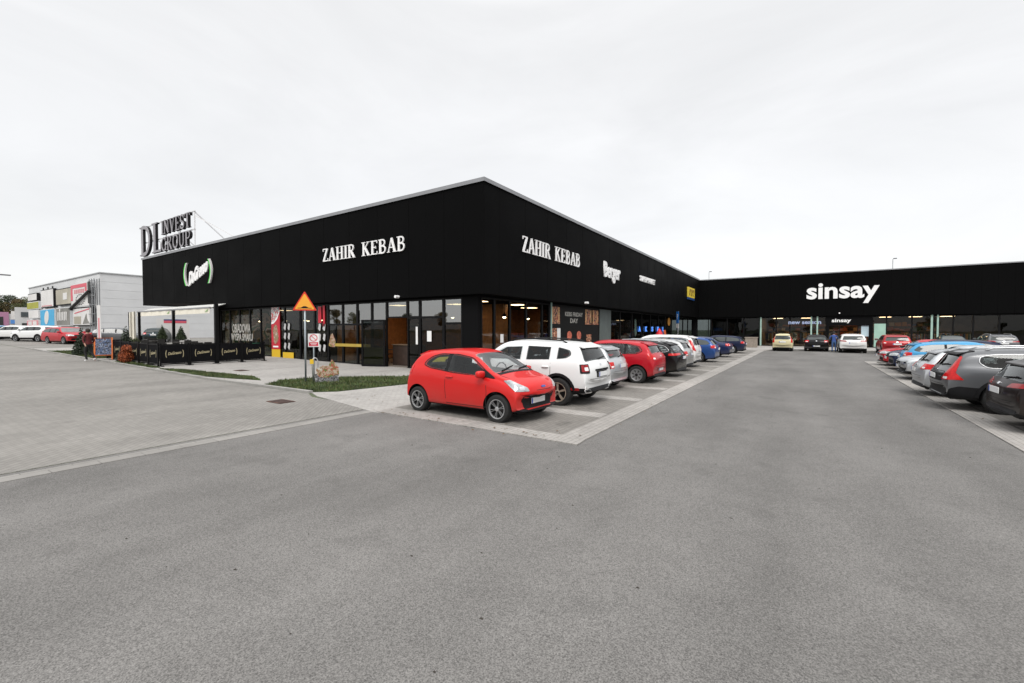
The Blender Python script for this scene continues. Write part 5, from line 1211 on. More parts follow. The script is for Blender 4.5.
# ------------------------------------------------------------------ people
SKIN=M('skin',(.42,.24,.17),.55); SHOE=M('white_shoe',(.7,.7,.7),.6)
def person(lb,x,y,rz,h,top,trou,hair,pose='walk',shoe=SHOE):
    J={}; s=h/1.75
    st={'walk':dict(kl=(-.10,.12,.50),fl=(-.10,.02,.09),kr=(.10,-.02,.50),fr=(.10,-.26,.14),el=(-.26,.05,1.14),hl=(-.27,-.08,.90),er=(.26,-.03,1.14),hr=(.27,.12,.91)),
        'lean':dict(kl=(-.11,.03,.48),fl=(-.13,-.03,.09),kr=(.11,.05,.48),fr=(.13,.0,.09),el=(-.30,.10,1.17),hl=(-.20,.33,1.12),er=(.30,.12,1.17),hr=(.20,.34,1.12))}[pose]
    lean=.05 if pose=='walk' else .13
    V=[(0,0,.95),(0,lean*.4,1.15),(0,lean*.9,1.38),(0,lean,1.50),(0,lean+.02,1.60),(0,lean+.02,1.70)]
    Rd=[(.155,.11),(.14,.10),(.165,.11),(.055,.055),(.075,.09),(.06,.075)]
    E_=[(0,1),(1,2),(2,3),(3,4),(4,5)]
    def add(p,r,to): V.append(p); Rd.append(r); E_.append((to,len(V)-1)); return len(V)-1
    for sg,k in ((-1,'l'),(1,'r')):
        a=add((sg*.09,0,.88),(.095,.1),0); a=add(st['k'+k],(.062,.065),a); a=add(st['f'+k],(.045,.045),a); f=st['f'+k]; add((f[0],f[1]+.15,f[2]-.04),(.04,.03),a)
        a=add((sg*.20,lean*.9,1.40),(.062,.062),2); a=add(st['e'+k],(.045,.045),a); a=add(st['h'+k],(.032,.032),a); q=st['h'+k]; d=Vector(q)-Vector(st['e'+k]); d=d.normalized()*.10; add((q[0]+d.x,q[1]+d.y,q[2]+d.z),(.035,.02),a)
    me=bpy.data.meshes.new('p'); me.from_pydata(V,E_,[]); o=bpy.data.objects.new('p',me); COL.objects.link(o)
    o.modifiers.new('s','SKIN'); sv=me.skin_vertices[0].data
    for i,r in enumerate(Rd): sv[i].radius=r; sv[i].use_root=(i==0)
    ss=o.modifiers.new('u','SUBSURF'); ss.levels=2
    m2=evalmesh(o); bpy.data.objects.remove(o)
    for v in m2.vertices: v.co=v.co*s
    m2.materials.clear()
    for mt in (SKIN,top,trou,shoe): m2.materials.append(mt)
    for p in m2.polygons:
        c=p.center/s; ax=abs(c.x)
        if c.z>1.50: k=0
        elif c.z<.11 or (c.z<.19 and pose=='walk' and c.y<-.1): k=3
        elif c.z<.93 and not (ax>.22): k=2
        else:
            k=1
            for hk in ('hl','hr'):
                if (c-Vector(st[hk])).length<.10: k=0
        p.material_index=k; p.use_smooth=True
    b=from_mesh('person',m2,None,label=lb,cat='person'); b.location=(x,y,gz(x)+.012); b.rotation_euler=(0,0,R(rz))
    # hair cap, nose, ears, eyes
    hm=MB(); c=(0,(lean+.01),1.66); n=14
    prof=[(.001,.12),(.06,.105),(.095,.06),(.105,0),(.10,-.05),(.085,-.08)]
    hm.lathe(prof,n,None,'z',c)
    hm.v=[(a*.92*s,(b_-.02)*s,z*s) for a,b_,z in hm.v]; hm.build('hair',hair,b,smooth=True)
    fm=MB(); fm.add([(-.015,lean+.115,1.62),(.015,lean+.115,1.62),(0,lean+.14,1.615),(0,lean+.11,1.66)],[(0,1,2),(0,2,3),(1,3,2)]); fm.v=[(a*s,b_*s,z*s) for a,b_,z in fm.v]; fm.build('nose',SKIN,b)
    return b
person('person in a dark red jacket and black trousers walking away along the road',-31.75,7.25,120,1.74,M('dark_red_jacket',(.10,.012,.014),.85,noise=(6,.2)),M('black_trousers',(.012,.012,.012),.85),M('dark_hair',(.02,.014,.01),.7))
person('person in a blue jacket and jeans standing between the black and white cars',2.0,46.6,10,1.72,M('blue_jacket',(.03,.07,.24),.85,noise=(6,.2)),M('blue_jeans',(.05,.11,.26),.85),M('dark_hair'),'lean',SB)

# ------------------------------------------------------------------ plants
def leafmat(n,c): return M(n,c,.7,noise=(2.5,.5))
def clump_mesh(name,centres,n,leaf,mat,trunk=None,seed=1):
    """foliage as many small leaf faces spread through ellipsoid clumps; returns crown and trunk meshes"""
    rnd=random.Random(seed); m=MB()
    tot=sum(c[3]*c[4]*c[5] for c in centres)
    for cx,cy,cz,rx,ry,rz in centres:
        k=int(n*rx*ry*rz/tot)
        for _ in range(k):
            while True:
                a,b_,c=rnd.uniform(-1,1),rnd.uniform(-1,1),rnd.uniform(-1,1); q=a*a+b_*b_+c*c
                if q<=1 and rnd.random()<.25+.75*q: break
            p=Vector((cx+a*rx,cy+b_*ry,cz+c*rz)); u=Vector((rnd.gauss(0,1),rnd.gauss(0,1),rnd.gauss(0,1))).normalized(); w=u.cross(Vector((rnd.gauss(0,1),rnd.gauss(0,1),rnd.gauss(0,1)))).normalized(); l=leaf*rnd.uniform(.6,1.4)
            m.add([p-u*l,p+w*l*.5,p+u*l,p-w*l*.5],[(0,1,2,3)])
    m.mats=[mat]; m.m=[0]*len(m.f)
    return m.mesh(name,fix=False)
BARK=M('bark',(.06,.045,.035),.9,noise=(8,.3))
LF1=leafmat('foliage_autumn_green',(.075,.085,.025)); LF2=leafmat('foliage_dark',(.035,.05,.02)); LF3=leafmat('foliage_brown',(.11,.08,.03))
CON_=leafmat('conifer_dark_green',(.020,.032,.016)); ORL=leafmat('orange_foliage',(.30,.07,.02)); SHB=leafmat('shrub_olive',(.05,.06,.02))
def tree_meshes(seed,h,mat):
    rnd=random.Random(seed); C=[]
    for i in range(16):
        a=rnd.uniform(0,6.3); r=rnd.uniform(0,.30)*h; z=h*rnd.uniform(.42,.9); C.append((r*math.cos(a),r*math.sin(a),z,h*rnd.uniform(.10,.17),h*rnd.uniform(.10,.17),h*rnd.uniform(.07,.13)))
    crown=clump_mesh('crown',C,7000,h*.014,mat,seed=seed)
    m=MB(); m.tube([(0,0,-.2),(.05,0,h*.3),(0,.1,h*.75)],[h*.022,h*.016,h*.006],8)
    for c in C[:9]: m.tube([(0,0,h*.3),(c[0]*.5,c[1]*.5,h*.42),(c[0],c[1],c[2])],[h*.009,h*.006,h*.002],6)
    m.mats=[BARK]; m.m=[0]*len(m.f); return crown,m.mesh('trunk',smooth=True)
TM=[tree_meshes(31+i,9.,mt) for i,mt in enumerate((LF1,LF2,LF3))]
def tree(x,y,sc,k,lb,rz,grp,z=None):
    t=thing('tree',lb,'tree',(x,y,gz(x) if z is None else z),rz,grp); t.scale=(sc,sc,sc)
    from_mesh('crown',TM[k][0],t); from_mesh('trunk',TM[k][1],t); return t
g='trees beyond the far car park on the left'
for i,(x,y,s,k) in enumerate([(-172,20,1.05,0),(-168.5,22.8,1.1,1),(-166,25,.98,2),(-163.5,26.3,1.0,0),(-161,27.8,.9,1),(-158.5,29.8,1.0,2),(-170,18,1.0,1)]):
    tree(x,y,s,k,'tree with autumn green crown beyond the far left shops',i*1.3,g)
# the tree belt across the road behind the camera, which the shop windows mirror
for i in range(34):
    a=R(170+i*6.2); r=98+12*math.sin(i*2.3); x,y=-10+r*math.cos(a),r*math.sin(a)*.9-5
    tree(x,y,.42+.30*abs(math.sin(i*1.7)),i%3,'tree of the belt across the road, mirrored in the shop windows',i*.9,'trees across the road')
def shrub(nm,lb,x,y,cs,n,leaf,mat,seed,z=None):
    t=thing(nm,lb,'shrub',(x,y,(gz(x) if z is None else z)+.02)); from_mesh('foliage',clump_mesh('foliage',cs,n,leaf,mat,seed=seed),t)
    m=MB(); m.tube([(0,0,-.05),(0,0,.5)],[.04,.02],6); m.build('stem',BARK,t); return t
def cone(h,r): return [(0,0,h*(.08+.1*i),r*(1-.09*i),r*(1-.09*i),h*.12) for i in range(10)]
shrub('conifer_shrub','dark conifer shrub left of the walking person',-37.6,8.25,cone(1.6,.5),2600,.05,CON_,1)
shrub('conifer_shrub','tall dark conifer shrub right of the orange framed board',-31.6,8.75,cone(1.75,.48),2600,.05,CON_,2)
shrub('orange_shrub','small orange leaved shrub before the terrace screens',-29.3,8.1,[(0,0,.35,.33,.33,.35),(.1,0,.75,.22,.22,.22),(-.15,.1,.55,.2,.2,.2)],1400,.045,ORL,3)
shrub('shrub','rusty brown shrub behind the walking person',-34.3,8.8,[(0,0,.4,.5,.4,.4),(.3,.1,.7,.3,.3,.3)],1500,.05,leafmat('foliage_rust',(.13,.05,.02)),4)
shrub('shrub','olive green shrub left of the orange framed board',-33.6,9.4,[(0,0,.5,.5,.5,.5),(.35,.2,.85,.3,.3,.35),(-.4,0,.6,.35,.3,.4)],1900,.05,SHB,5)
shrub('shrub','dark low shrub beside the left conifer',-36.6,8.8,[(0,0,.4,.55,.5,.45),(.5,.1,.5,.4,.4,.4)],1900,.05,CON_,6)
PY=(13.4,13.9)
for i,(x,lb) in enumerate(((-40.6,'pointed conifer in a pot at the back of the terrace, left one'),(-38.6,'pointed conifer in a pot at the back of the terrace, right one'))):
    y=PY[i]; t=shrub('potted_conifer',lb,x,y,[(0,0,.95+.1*j,.36*(1-.1*j),.36*(1-.1*j),.16) for j in range(9)],2000,.045,leafmat('conifer_mid',(.035,.05,.02)),7+i)
    m=MB(); m.lathe([(.001,0),(.22,0),(.28,.5),(.26,.52),(.001,.5)],16,None,'z'); m.build('pot',C_BLACK,t,angle=40)

# ------------------------------------------------------------------ left background: big grey hall with billboards
HALL=M('grey_hall_panel',(.60,.61,.62),.55,noise=(.6,.05)); zb=.8
B3=thing('retail_hall','light grey panelled retail hall covered with billboards on its left face','building',(-70,17.1,0))
def f(m):
    n=8
    for j in range(n):
        m.box(-106,-70,17.1,17.3,zb+.98*j,zb+.965+.98*j); m.box(-70.2,-70,17.303,46,zb+.98*j,zb+.965+.98*j)
    m.box(-105.9,-70.21,17.32,46,zb,zb+7.7)
bpart('wall',f,HALL,par=B3)
bpart('roof_trim',lambda m:(m.box(-106.1,-69.9,17.0,17.35,8.64,8.76),m.box(-70.3,-69.9,17.353,46,8.64,8.76)),M('hall_trim',(.36,.37,.38),.5),par=B3)
def f(m):
    for x in (-96.5,-93.8,-91.2): m.box(x-.3,x+.3,17.04,17.095,7.95,8.25)
bpart('vent_opening',f,C_BLACK,par=B3)
def bb(x0,x1,z0,z1,mats,lb,frame=True,fn=None,d=.35):
    t=thing('billboard',lb,'billboard',((x0+x1)/2,17.0,z0)); w=(x1-x0)/2; h=z1-z0
    m=MB(); m.box(-w,w,-d,-.02,0,h); m.build('box_frame',SB if frame else HALL,t)
    m=MB(); m.box(-w+.12,w-.12,-d-.03,-d-.003,.12,h-.12); m.build('face',mats,t)
    if fn:
        for nm,P,mt in fn(w,h):
            m=MB(); m.prism(P,'y',-d-.06,-d-.033); m.build(nm,mt,t)
    return t
BBW=M('billboard_white',(.66,.65,.64),.6,noise=(.5,.1)); BBK=M('billboard_khaki',(.38,.35,.28),.6,noise=(.5,.2)); BBO=M('billboard_olive',(.33,.33,.03),.6,noise=(1,.1)); BBB=M('billboard_blue',(.05,.36,.62),.6,noise=(1,.08)); BBP=M('billboard_pink',(.62,.10,.14),.6); BBG=M('billboard_grey',(.19,.185,.17),.6,noise=(.6,.2)); DKB=M('billboard_black',(.02,.02,.02),.6); PKL=M('print_pink',(.6,.25,.27),.6)
def E_(cx,cz,rx,rz,n=18): return [(cx+rx*math.cos(2*math.pi*i/n),cz+rz*math.sin(2*math.pi*i/n)) for i in range(n)]
bb(-104,-98.2,6.4,7.6,BBW,'small white billboard at the top left of the grey hall')
bb(-104.8,-97.2,5.1,6.3,BBO,'olive green billboard on the left end of the grey hall',False)
bb(-103.9,-97.4,3.65,5.0,BBW,'white billboard below the olive one on the grey hall',False)
bb(-105.1,-97.5,2.4,3.5,PKL,'low red and cream billboard at the lower left of the grey hall',False,lambda w,h:[('print',[(-w*.7,.25),(-w*.1,.25),(-w*.1,h-.25),(-w*.7,h-.25)],BBW),('print',[(w*.1,.25),(w*.7,.25),(w*.7,h-.25),(w*.1,h-.25)],BBW)])
bb(-95.7,-88.6,5.15,7.8,BBW,'large white billboard with faint pink print on the grey hall',True,lambda w,h:[('print',[(-w*.8,.2),(w*.8,.2),(w*.8,.32),(-w*.8,.32)],PKL)])
bb(-96.3,-88.3,2.4,4.95,BBB,'bright blue billboard with a pale figure on the grey hall',False,lambda w,h:[('figure',[(a*.8-.2+(b-1.2)*.25,b) for a,b in E_(0,1.3,1.5,1.0)],BBW)])
bb(-87.3,-79.8,5.25,7.5,BBK,'khaki framed billboard with a pale patch on the grey hall',True,lambda w,h:[('print',[(0,.7),(w*.5,.7),(w*.5,1.6),(0,1.6)],BBW)])
bb(-87.3,-80.6,2.45,4.95,BBG,'dark grey billboard with white scribbled lettering on the grey hall',False,lambda w,h:[('print',[(-2.6+i*.8,.7+.15*(i%2)),(-2.2+i*.8,.7),(-2.0+i*.8,1.8),(-2.45+i*.8,1.9)],BBW) for i in range(6)]+[('print',E_(-1.4,2.1,.28,.2,8),BBW)])
def pk(w,h):
    n=22; o=[]
    for i in range(n):
        a,c=2*math.pi*i/n,2*math.pi*(i+1)/n
        o.append(('ring',[(.3+r*math.cos(q),.95+r*.40*math.sin(q)) for r,q in ((2.1,a),(2.1,c),(1.85,c),(1.85,a))],DKB))
    o=[]
    return [('print',[(-w+.12,0.9),(-w*.78,.9),(-w*.78,2.4),(-w+.12,2.4)],BBP),('print',[(-w+.12,2.45),(w*.75,2.45),(w*.75,h-.12),(-w+.12,h-.12)],BBP),('print',[(w*.58,1.9),(w*.75,1.9),(w*.75,2.44),(w*.58,2.44)],BBP)]+[('print',[(-w*.6+i*.75,1.75),(-w*.6+.5+i*.75,1.75),(-w*.6+.5+i*.75,2.25),(-w*.6+i*.75,2.25)],PKL) for i in range(6)]+[('ring',[(.1+math.cos(2*math.pi*i/14)*1.75-.13,.95+.62*math.sin(2*math.pi*i/14)-.05),(.1+math.cos(2*math.pi*i/14)*1.75+.3,.95+.62*math.sin(2*math.pi*i/14)-.05),(.1+math.cos(2*math.pi*i/14)*1.75+.3,.95+.62*math.sin(2*math.pi*i/14)+.05),(.1+math.cos(2*math.pi*i/14)*1.75-.13,.95+.62*math.sin(2*math.pi*i/14)+.05)],DKB) for i in range(14)]
bb(-79.9,-72.1,4.75,7.75,BBW,'pink and white billboard with an oval emblem at the top right of the grey hall',False,pk)
bb(-79.2,-71.5,2.4,4.7,BBW,'white billboard with red stripe and two pictures on the grey hall',True,lambda w,h:[('stripe',[(-w*.8,1.55),(w*.8,2.0),(w*.8,2.12),(-w*.8,1.67)],BBP),('picture',[(-w*.85,.25),(-w*.1,.25),(-w*.1,1.2),(-w*.85,1.2)],BBK),('picture',[(w*.1,.25),(w*.5,1.5),(w*.55,.9),(w*.8,.3)],BBG)])
t=thing('sign_bar','long slanting black bar across the billboards of the grey hall','bar',(-76,16.45,4.7)); m=MB(); m.bar((-3.6,0,-.1),(4.6,0,1.9),.32,.1); m.build('bar',DKB,t); m=MB(); m.box(-3.7,-3.4,-.02,.5,-.3,0); m.box(4.3,4.5,-.02,.5,1.6,1.8); m.build('bracket',DKB,t)
t=thing('steel_gantry','grey steel grid of poles at the right end of the billboards','scaffolding',(-71,16.6,.8)); m=MB()
for x in (-.9,0,.9):
    m.bar((x,0,0),(x,0,7.2),.07); m.bar((x,.45,0),(x,.45,7.2),.07)
for z in (.8,1.9,3,4.1,5.2,6.2,7.0): m.bar((-1.4,0,z),(1.2,0,z),.06); m.bar((-.9,0,z),(-.9,.45,z),.05)
m.build('poles',M('scaffold_grey',(.28,.29,.3),.5,.4),t); m=MB(); m.box(-1.35,-.5,-.08,-.04,4.3,6.9); m.build('dark_panel',DKB,t)
t=thing('flag_banner','tall narrow white and pink flag banner before the grey hall','banner',(-44.2,10.7,gz(-44)),R(10)); m=MB(); m.tube([(-.28,0,0),(-.28,0,3.4)],.025,8); m.build('pole',C_ALU,t); m=MB(); m.box(-.25,.22,-.01,.01,.5,3.35); m.build('cloth',BBW,t); m=MB(); m.box(-.12,.08,-.02,-.011,.55,2.4); m.build('print',PKL,t)
t=thing('advertising_hoarding','white hoarding with a red and blue header behind the terrace','hoarding',(-56.8,19.7,gz(-57)),R(70)); m=MB(); m.box(-1.35,1.45,-.05,.05,.0,2.5); m.build('board',BBW,t); m=MB(); m.box(-.75,1.2,-.07,-.055,2.02,2.28); m.build('header',BBP,t); m=MB(); m.box(-.75,1.2,-.07,-.055,2.283,2.42); m.build('header_band',NAVY,t)
m=MB(); [m.bar((x,.0,0),(x,0,.25),.12) for x in (-1.2,1.3)]; m.build('foot',DKB,t)
# far shops at the left edge
FW=M('far_white',(.50,.50,.50),.6,noise=(.3,.1))
t=thing('far_shop','low far shop with pink, white and blue panels at the left edge','building',(-127.4,17.6,1.2),R(81))
m=MB(); m.box(-6,1.75,0,10,0,3.8); m.build('wall',FW,t)
def fp(x0,x1,z0,z1,mt,nm='panel'):
    m=MB(); m.box(x0,x1,-.12,-.01,z0,z1); m.build(nm,mt,t)
fp(-5.5,.2,.9,4.1,M('far_pink',(.36,.17,.27),.6),'pink_panel'); 
m=MB(); m.box(-1.1,-.5,-.16,-.125,1.6,3.2); m.build('dark_figure',DKB,t)
fp(.5,1.9,2.7,4.3,BBW,'white_panel'); fp(.4,1.0,1.9,2.6,M('far_blue',(.08,.25,.6),.6),'blue_panel'); fp(1.05,1.9,1.2,2.6,M('far_orange',(.6,.25,.15),.6),'orange_panel'); fp(.4,1.0,.1,.9,M('far_orange'),'orange_panel')
t=thing('far_shop','white and dark far shop with a red corner panel next to the grey hall','building',(-124.8,19.4,1.2),R(81))
m=MB(); m.box(-1.2,3.5,0,10,0,5.0); m.build('wall',FW,t); fp(-.4,3.3,3.2,4.1,M('far_glass',(.05,.06,.065),.3),'window'); fp(-.3,3.3,.0,2.0,DKB,'shop_window')
m=MB(); m.prism([(.8,2.15),(1.5,2.25),(1.2,2.5),(.8,3.1)],'y',-.2,-.02); m.build('corner_panel',BBP,t)
# street lamps
def lamp(x,y,h,lb,arm,rz=0,head=.5,al=.9):
    t=thing('street_lamp',lb,'street lamp',(x,y,gz(x)),R(rz)); m=MB(); m.tube([(0,0,0),(0,0,h)],[.10,.05],10); m.build('pole',C_ALU,t)
    m=MB()
    for s in ((1,-1) if arm==2 else (1,)): m.bar((0,0,h),(s*al,0,h+.08),.07); 
    m.build('arm',C_ALU,t); 
    for s in ((1,-1) if arm==2 else (1,)): m=MB(); m.box(min(s*(al-.1),s*(al-.1+head)),max(s*(al-.1),s*(al-.1+head)),-.14,.14,h+.03,h+.13); m.build('lamp_head',M('lamp_head_grey',(.15,.15,.16),.5),t)
lamp(9.2,75,11.0,'lamp post rising behind the roof of the clothing store',1,0,.35,.15); lamp(-13.6,80,11.5,'lamp post rising behind the roof corner of the two wings',1,0,.35,.15)
lamp(-61.5,7.3,6.2,'street lamp reaching in at the left edge above the trees',1,95,.7)
lamp(-56,30,8.5,'lamp post behind the terrace passage',2)

# ------------------------------------------------------------------ the cars
GL_='cars parked in the left row'; GR='cars parked in the right row'; GE='cars parked before the store'; GF='cars parked before the grey hall'
P_=dict(red=paint('red',(.56,.010,.009),.05,.35),white=paint('white',(.72,.73,.73),0,.35),white2=paint('white_pearl',(.68,.68,.67),0,.32),silver=paint('silver',(.44,.45,.45),.6,.35),red2=paint('crimson',(.42,.004,.014),.1,.32),
 black=paint('black',(.006,.006,.007),.1,.25),blue=paint('blue',(.015,.06,.22),.3,.3),navy=paint('navy',(.008,.018,.07),.2,.3),navy2=paint('dark_navy',(.010,.016,.045),.2,.3),beige=paint('beige',(.58,.52,.32),.0,.4),
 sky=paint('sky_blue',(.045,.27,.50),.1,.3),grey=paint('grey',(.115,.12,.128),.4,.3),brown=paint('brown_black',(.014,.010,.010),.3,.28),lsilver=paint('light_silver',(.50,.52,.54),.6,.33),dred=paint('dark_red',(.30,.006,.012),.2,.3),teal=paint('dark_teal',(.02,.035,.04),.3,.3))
car('red_hatchback','small bright red three door hatchback parked nose outward, nearest to the camera',GL_,'mini',3.46,1.64,1.46,2.32,.66,.292,P_['red'],-4.52,8.14,0,zb=.20,wheels='ka',tail='mini',opts=('nose_to_lane','aerial'),see='front',jig=-2)
car('white_suv','white off road car with black roof rails and dirty steel wheels beside the red hatchback',GL_,'suv',4.34,1.80,1.62,2.67,.84,.355,P_['white'],-4.30,10.68,180,zb=.30,wheels='steel',tail='duster',opts=('clad','rails'))
car('silver_hatchback','dusty silver small hatchback with grey bumper, directly beyond the white off road car',GL_,'hatch',3.8,1.66,1.43,2.46,.72,.29,P_['lsilver'],-4.85,13.72,180,tail='round',opts=('silverbumper',))
car('red_hatchback','crimson five door hatchback with silver wheel covers, third car past the small red one',GL_,'hatch',4.07,1.74,1.52,2.59,.80,.315,P_['red2'],-4.28,16.28,180,wheels='cover',tail='corner',opts=('lowplate',))
car('black_estate_car','black estate car with silver window line parked beyond the crimson hatchback',GL_,'wagon',4.6,1.82,1.46,2.72,.90,.325,P_['black'],-4.1,18.9,180,tail='band',opts=('chrome','rails','blackspoiler'))
car('silver_hatchback','white silver small hatchback with round red lamps beyond the black estate',GL_,'hatch',3.9,1.68,1.48,2.5,.75,.30,P_['silver'],-4.35,21.6,180,tail='round')
car('white_people_carrier','tall white people carrier with long red tail lamps in the left row',GL_,'mpv',4.3,1.80,1.64,2.7,.82,.32,P_['white2'],-4.5,24.2,180,tail='mpv')
car('blue_estate_car','bright blue estate car parked beyond the white people carrier',GL_,'wagon',4.4,1.74,1.50,2.58,.85,.31,P_['blue'],-4.2,28.2,180,tail='corner',opts=('far',))
car('dark_blue_saloon','dark blue saloon car second from the far end of the left row',GL_,'sedan',4.5,1.74,1.42,2.6,.88,.31,P_['navy'],-4.2,34.0,180,tail='corner',opts=('far',))
car('navy_estate_car','dark navy estate car at the far end of the left row',GL_,'wagon',4.4,1.73,1.44,2.6,.85,.31,P_['navy2'],-4.0,40.4,180,wheels='cover',tail='corner',opts=('far',))
# before the store
car('beige_hatchback','small boxy beige hatchback parked facing the store',GE,'mpv',3.55,1.60,1.56,2.3,.66,.285,P_['beige'],-1.72,46,90,tail='tall',opts=('far',))
car('black_hatchback','black hatchback parked facing the store between the beige and white cars',GE,'hatch',4.3,1.8,1.46,2.6,.85,.32,P_['black'],.78,47,90,tail='corner',opts=('far','lowplate'))
car('white_estate_car','white sporty car with dark lower bumper parked facing the store',GE,'suv',4.4,1.84,1.55,2.7,.85,.33,P_['white2'],3.22,45.3,90,zb=.24,tail='slim',opts=('far','clad'))
car('red_suv','crimson off road car with a wide rear window parked facing the store',GE,'suv',4.3,1.82,1.52,2.65,.85,.33,P_['dred'],5.8,44.2,90,zb=.25,tail='corner',opts=('far',))
car('dark_saloon','dark saloon parked facing the store behind the light blue car',GE,'sedan',4.5,1.78,1.44,2.7,.85,.32,P_['teal'],10.2,50,90,tail='slim',opts=('far',))
car('grey_suv','blue grey off road car with red lamps parked facing the store at the right edge',GE,'suv',4.4,1.86,1.55,2.7,.85,.34,P_['grey'],12.9,50,90,zb=.26,tail='slim',opts=('far','rails'))
# right row
car('dark_brown_hatchback','almost black brown car cut off by the right edge of the picture',GR,'suv',4.4,1.84,1.38,2.7,.85,.335,P_['brown'],3.08,12.4,0,zb=.26,tail='slim',opts=('rails',))
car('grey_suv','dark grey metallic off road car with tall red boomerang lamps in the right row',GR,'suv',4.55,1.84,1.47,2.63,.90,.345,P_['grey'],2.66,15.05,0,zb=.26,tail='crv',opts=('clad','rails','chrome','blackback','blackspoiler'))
car('silver_saloon','pale silver hatchback with red lamps parked left of the grey off roader',GR,'hatch',4.3,1.78,1.38,2.6,.85,.315,P_['lsilver'],2.7,17.7,0,tail='corner')
car('silver_suv','silver off road car showing its nose toward the lane in the right row',GR,'suv',4.4,1.82,1.34,2.65,.85,.34,P_['lsilver'],2.95,22.7,180,zb=.24,wheels='dark',opts=('nose_to_lane','clad'),see='front')
car('light_blue_hatchback','light blue estate with pale windows in the right row',GR,'wagon',4.2,1.72,1.42,2.55,.85,.31,P_['sky'],3.4,25.5,0,tail='corner',opts=('far',))
car('dark_blue_car','dark navy car showing its bonnet between the light blue and red cars',GR,'hatch',4.1,1.74,1.45,2.55,.8,.31,P_['navy2'],3.25,28.0,180,opts=('nose_to_lane','far'),see='front')
car('red_hatchback','red hatchback showing its nose at the far end of the right row',GR,'hatch',4.0,1.72,1.40,2.55,.8,.30,P_['red2'],3.2,30.8,180,opts=('nose_to_lane','far'),see='front')
# before the hall, far left: (x, y, heading)
def farcar(lb,nm,tk,col,x,y,head,zb=.2,L=4.5,H=1.5,**k):
    o=car(nm,lb,GF,tk,L,1.8,H,2.65,.85,.33,P_[col],0,0,0,zb=zb,opts=('far',)+k.pop('o',()),**k); o.location=(x,y,gz(x)); o.rotation_euler=(0,0,R(head)); return o
farcar('white off road car with black arches, right one of the white pair far left','white_suv','suv','white',-64.6,10.9,205,.26,L=4.4,H=1.6,o=('clad',))
farcar('white off road car partly hidden, left one of the white pair far left','white_suv','suv','white2',-69.2,10.1,205,.26,L=4.4,H=1.55,o=('clad',))
farcar('blue car cut off by the left edge of the picture','blue_car','hatch','sky',-74.5,9.6,150,H=1.5)
farcar('dark red estate car half hidden behind the brighter red estate far left','red_estate_car','wagon','red2',-60.6,12.6,10,H=1.5,tail='tall')
farcar('long red estate car parked behind the walking person','red_estate_car','wagon','red2',-57.6,11.6,12,L=4.8,H=1.55,tail='tall')
farcar('grey car parked behind the orange framed board','grey_car','hatch','grey',-57.2,15.3,60,L=4.2)
farcar('dark estate car with red lamps seen through the terrace passage','dark_estate_car','wagon','teal',-56.6,18.4,150,L=4.6)

# ------------------------------------------------------------------ little things on the ground
random.seed(5); LEAFM=M('fallen_leaf',(.10,.06,.025),.8); m=MB()
for i in range(260):
    x,y=random.choice([(random.uniform(-8.4,-3),random.gauss(6.9,.25)),(random.gauss(-3.2,.3),random.uniform(7,40)),(random.uniform(-12.5,-8.5),random.uniform(7.6,13)),(random.uniform(-26,-12),random.gauss(7.95,.15)),(random.gauss(3.0,.3),random.uniform(5,32))])
    a=random.uniform(0,6.3); r=random.uniform(.012,.035); m.add([(x+r*math.cos(a+k*1.57)*(1 if k%2 else .55),y+r*math.sin(a+k*1.57),gz(x)+.034+random.uniform(0,.012)) for k in range(4)],[(0,1,2,3)])
m.build('fallen_leaves',LEAFM,None,fix=False,kind='stuff',label='scattered small brown leaves and grit along the kerbs',cat='leaves')

PEB=M('grit',(.035,.03,.025),.9); m=MB()
for i in range(90):
    r=random.uniform(2.2,14); a=R(random.uniform(75,175)); x,y=r*math.cos(a)*1.1,r*math.sin(a)
    if x<-8.3 or (x<-2.8 and y>6.3) or x>2.6: continue
    s_=random.uniform(.006,.017); h=random.uniform(.004,.010)
    m.add([(x-s_,y-s_*.6,.004),(x+s_,y-s_*.5,.004),(x+s_*.8,y+s_*.6,.004),(x-s_*.7,y+s_*.7,.004),(x,y,.004+h)],[(0,1,4),(1,2,4),(2,3,4),(3,0,4)])
m.build('grit',PEB,None,kind='stuff',label='scattered dark grit and tiny stones on the asphalt',cat='grit')

# ------------------------------------------------------------------ sky, sun, camera
w=bpy.data.worlds.new('World'); scene.world=w; w.use_nodes=True; nt=w.node_tree; nt.nodes.clear(); L=nt.links.new
out=nt.nodes.new('ShaderNodeOutputWorld'); add=nt.nodes.new('ShaderNodeAddShader')
sky=nt.nodes.new('ShaderNodeTexSky'); sky.sky_type='NISHITA'; sky.sun_disc=False; SUN_EL,SUN_AZ=50,150
sky.sun_elevation=R(SUN_EL); sky.sun_rotation=R(SUN_AZ); sky.air_density=1; sky.dust_density=3
b1=nt.nodes.new('ShaderNodeBackground'); b1.inputs[1].default_value=.02; L(sky.outputs[0],b1.inputs[0])
tc=nt.nodes.new('ShaderNodeTexCoord'); sep=nt.nodes.new('ShaderNodeSeparateXYZ'); L(tc.outputs['Generated'],sep.inputs[0])
mp=nt.nodes.new('ShaderNodeMapping'); mp.inputs['Scale'].default_value=(1,1,3.2); L(tc.outputs['Generated'],mp.inputs['Vector'])
no=nt.nodes.new('ShaderNodeTexNoise'); no.inputs['Scale'].default_value=1.5; no.inputs['Detail'].default_value=6; no.inputs['Roughness'].default_value=.55; no.inputs['Distortion'].default_value=.6; L(mp.outputs[0],no.inputs['Vector'])
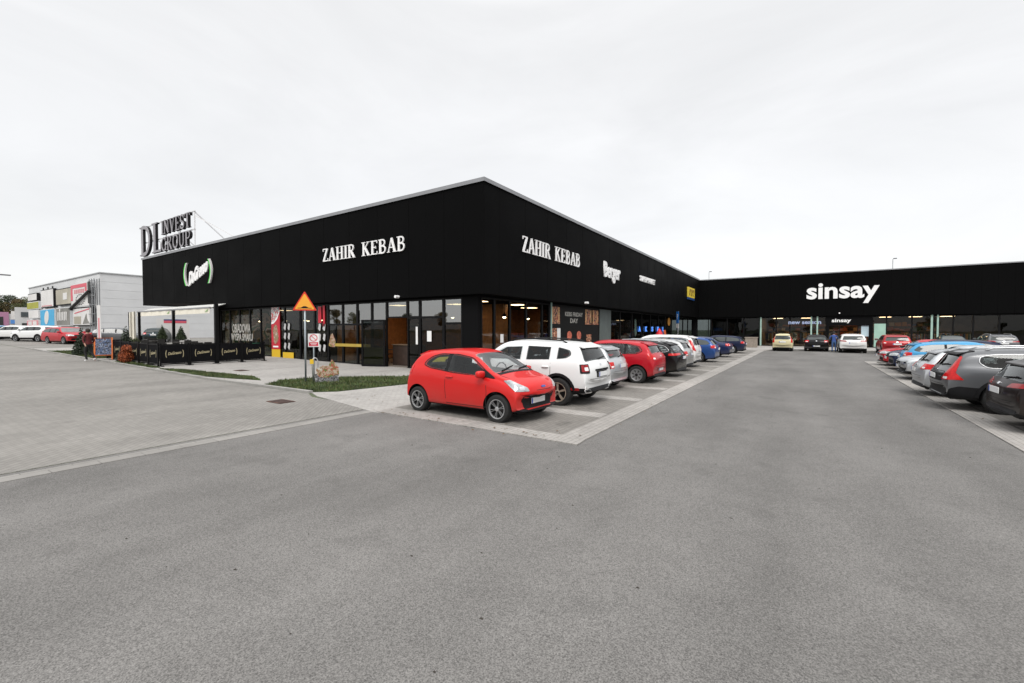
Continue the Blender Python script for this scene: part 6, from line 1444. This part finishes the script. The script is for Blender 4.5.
mr=nt.nodes.new('ShaderNodeMapRange'); mr.inputs['From Min'].default_value=.3; mr.inputs['From Max'].default_value=.7; mr.inputs['To Min'].default_value=.905; mr.inputs['To Max'].default_value=1.075; L(no.outputs['Fac'],mr.inputs['Value'])
el=nt.nodes.new('ShaderNodeValToRGB'); L(sep.outputs['Z'],el.inputs[0]); e=el.color_ramp.elements
e[0].position=0.; e[0].color=(.72,.72,.725,1); e[0].color=(.80,.80,.797,1); e[1].position=1.; e[1].color=(1.95,1.94,1.92,1)
for p,v in ((.03,.845),(.3,.80),(.58,.79),(.68,1.1),(.8,1.7)): q=e.new(p); q.color=(v,v*.997,v*.992,1)
vm=nt.nodes.new('ShaderNodeVectorMath'); vm.operation='SCALE'; L(el.outputs[0],vm.inputs[0]); L(mr.outputs[0],vm.inputs['Scale'])
b2=nt.nodes.new('ShaderNodeBackground'); b2.inputs[1].default_value=1.10; L(vm.outputs[0],b2.inputs[0])
L(b1.outputs[0],add.inputs[0]); L(b2.outputs[0],add.inputs[1]); L(add.outputs[0],out.inputs[0])
sl=bpy.data.lights.new('sun','SUN'); sl.energy=2.0; sl.angle=R(25); sl.color=(1,.97,.93); so=bpy.data.objects.new('sun',sl); COL.objects.link(so)
az=R(SUN_AZ); d=Vector((math.sin(az)*math.cos(R(SUN_EL)),math.cos(az)*math.cos(R(SUN_EL)),math.sin(R(SUN_EL)))); so.rotation_euler=d.to_track_quat('Z','Y').to_euler()

cd=bpy.data.cameras.new('camera'); cam=bpy.data.objects.new('camera',cd); COL.objects.link(cam); scene.camera=cam
cd.sensor_width=36; cd.lens=444/1024*36; cd.clip_end=3000; cd.clip_start=.05
cam.location=(0,0,1.9); cam.rotation_euler=(R(90-1.5),0,R(33.5))
scene.view_settings.view_transform='Standard'; scene.view_settings.look='None'; scene.view_settings.gamma=1; scene.view_settings.exposure=0
scene.render.resolution_x=1024; scene.render.resolution_y=683
scene.cycles.max_bounces=8; scene.cycles.transparent_max_bounces=12; scene.cycles.caustics_reflective=False
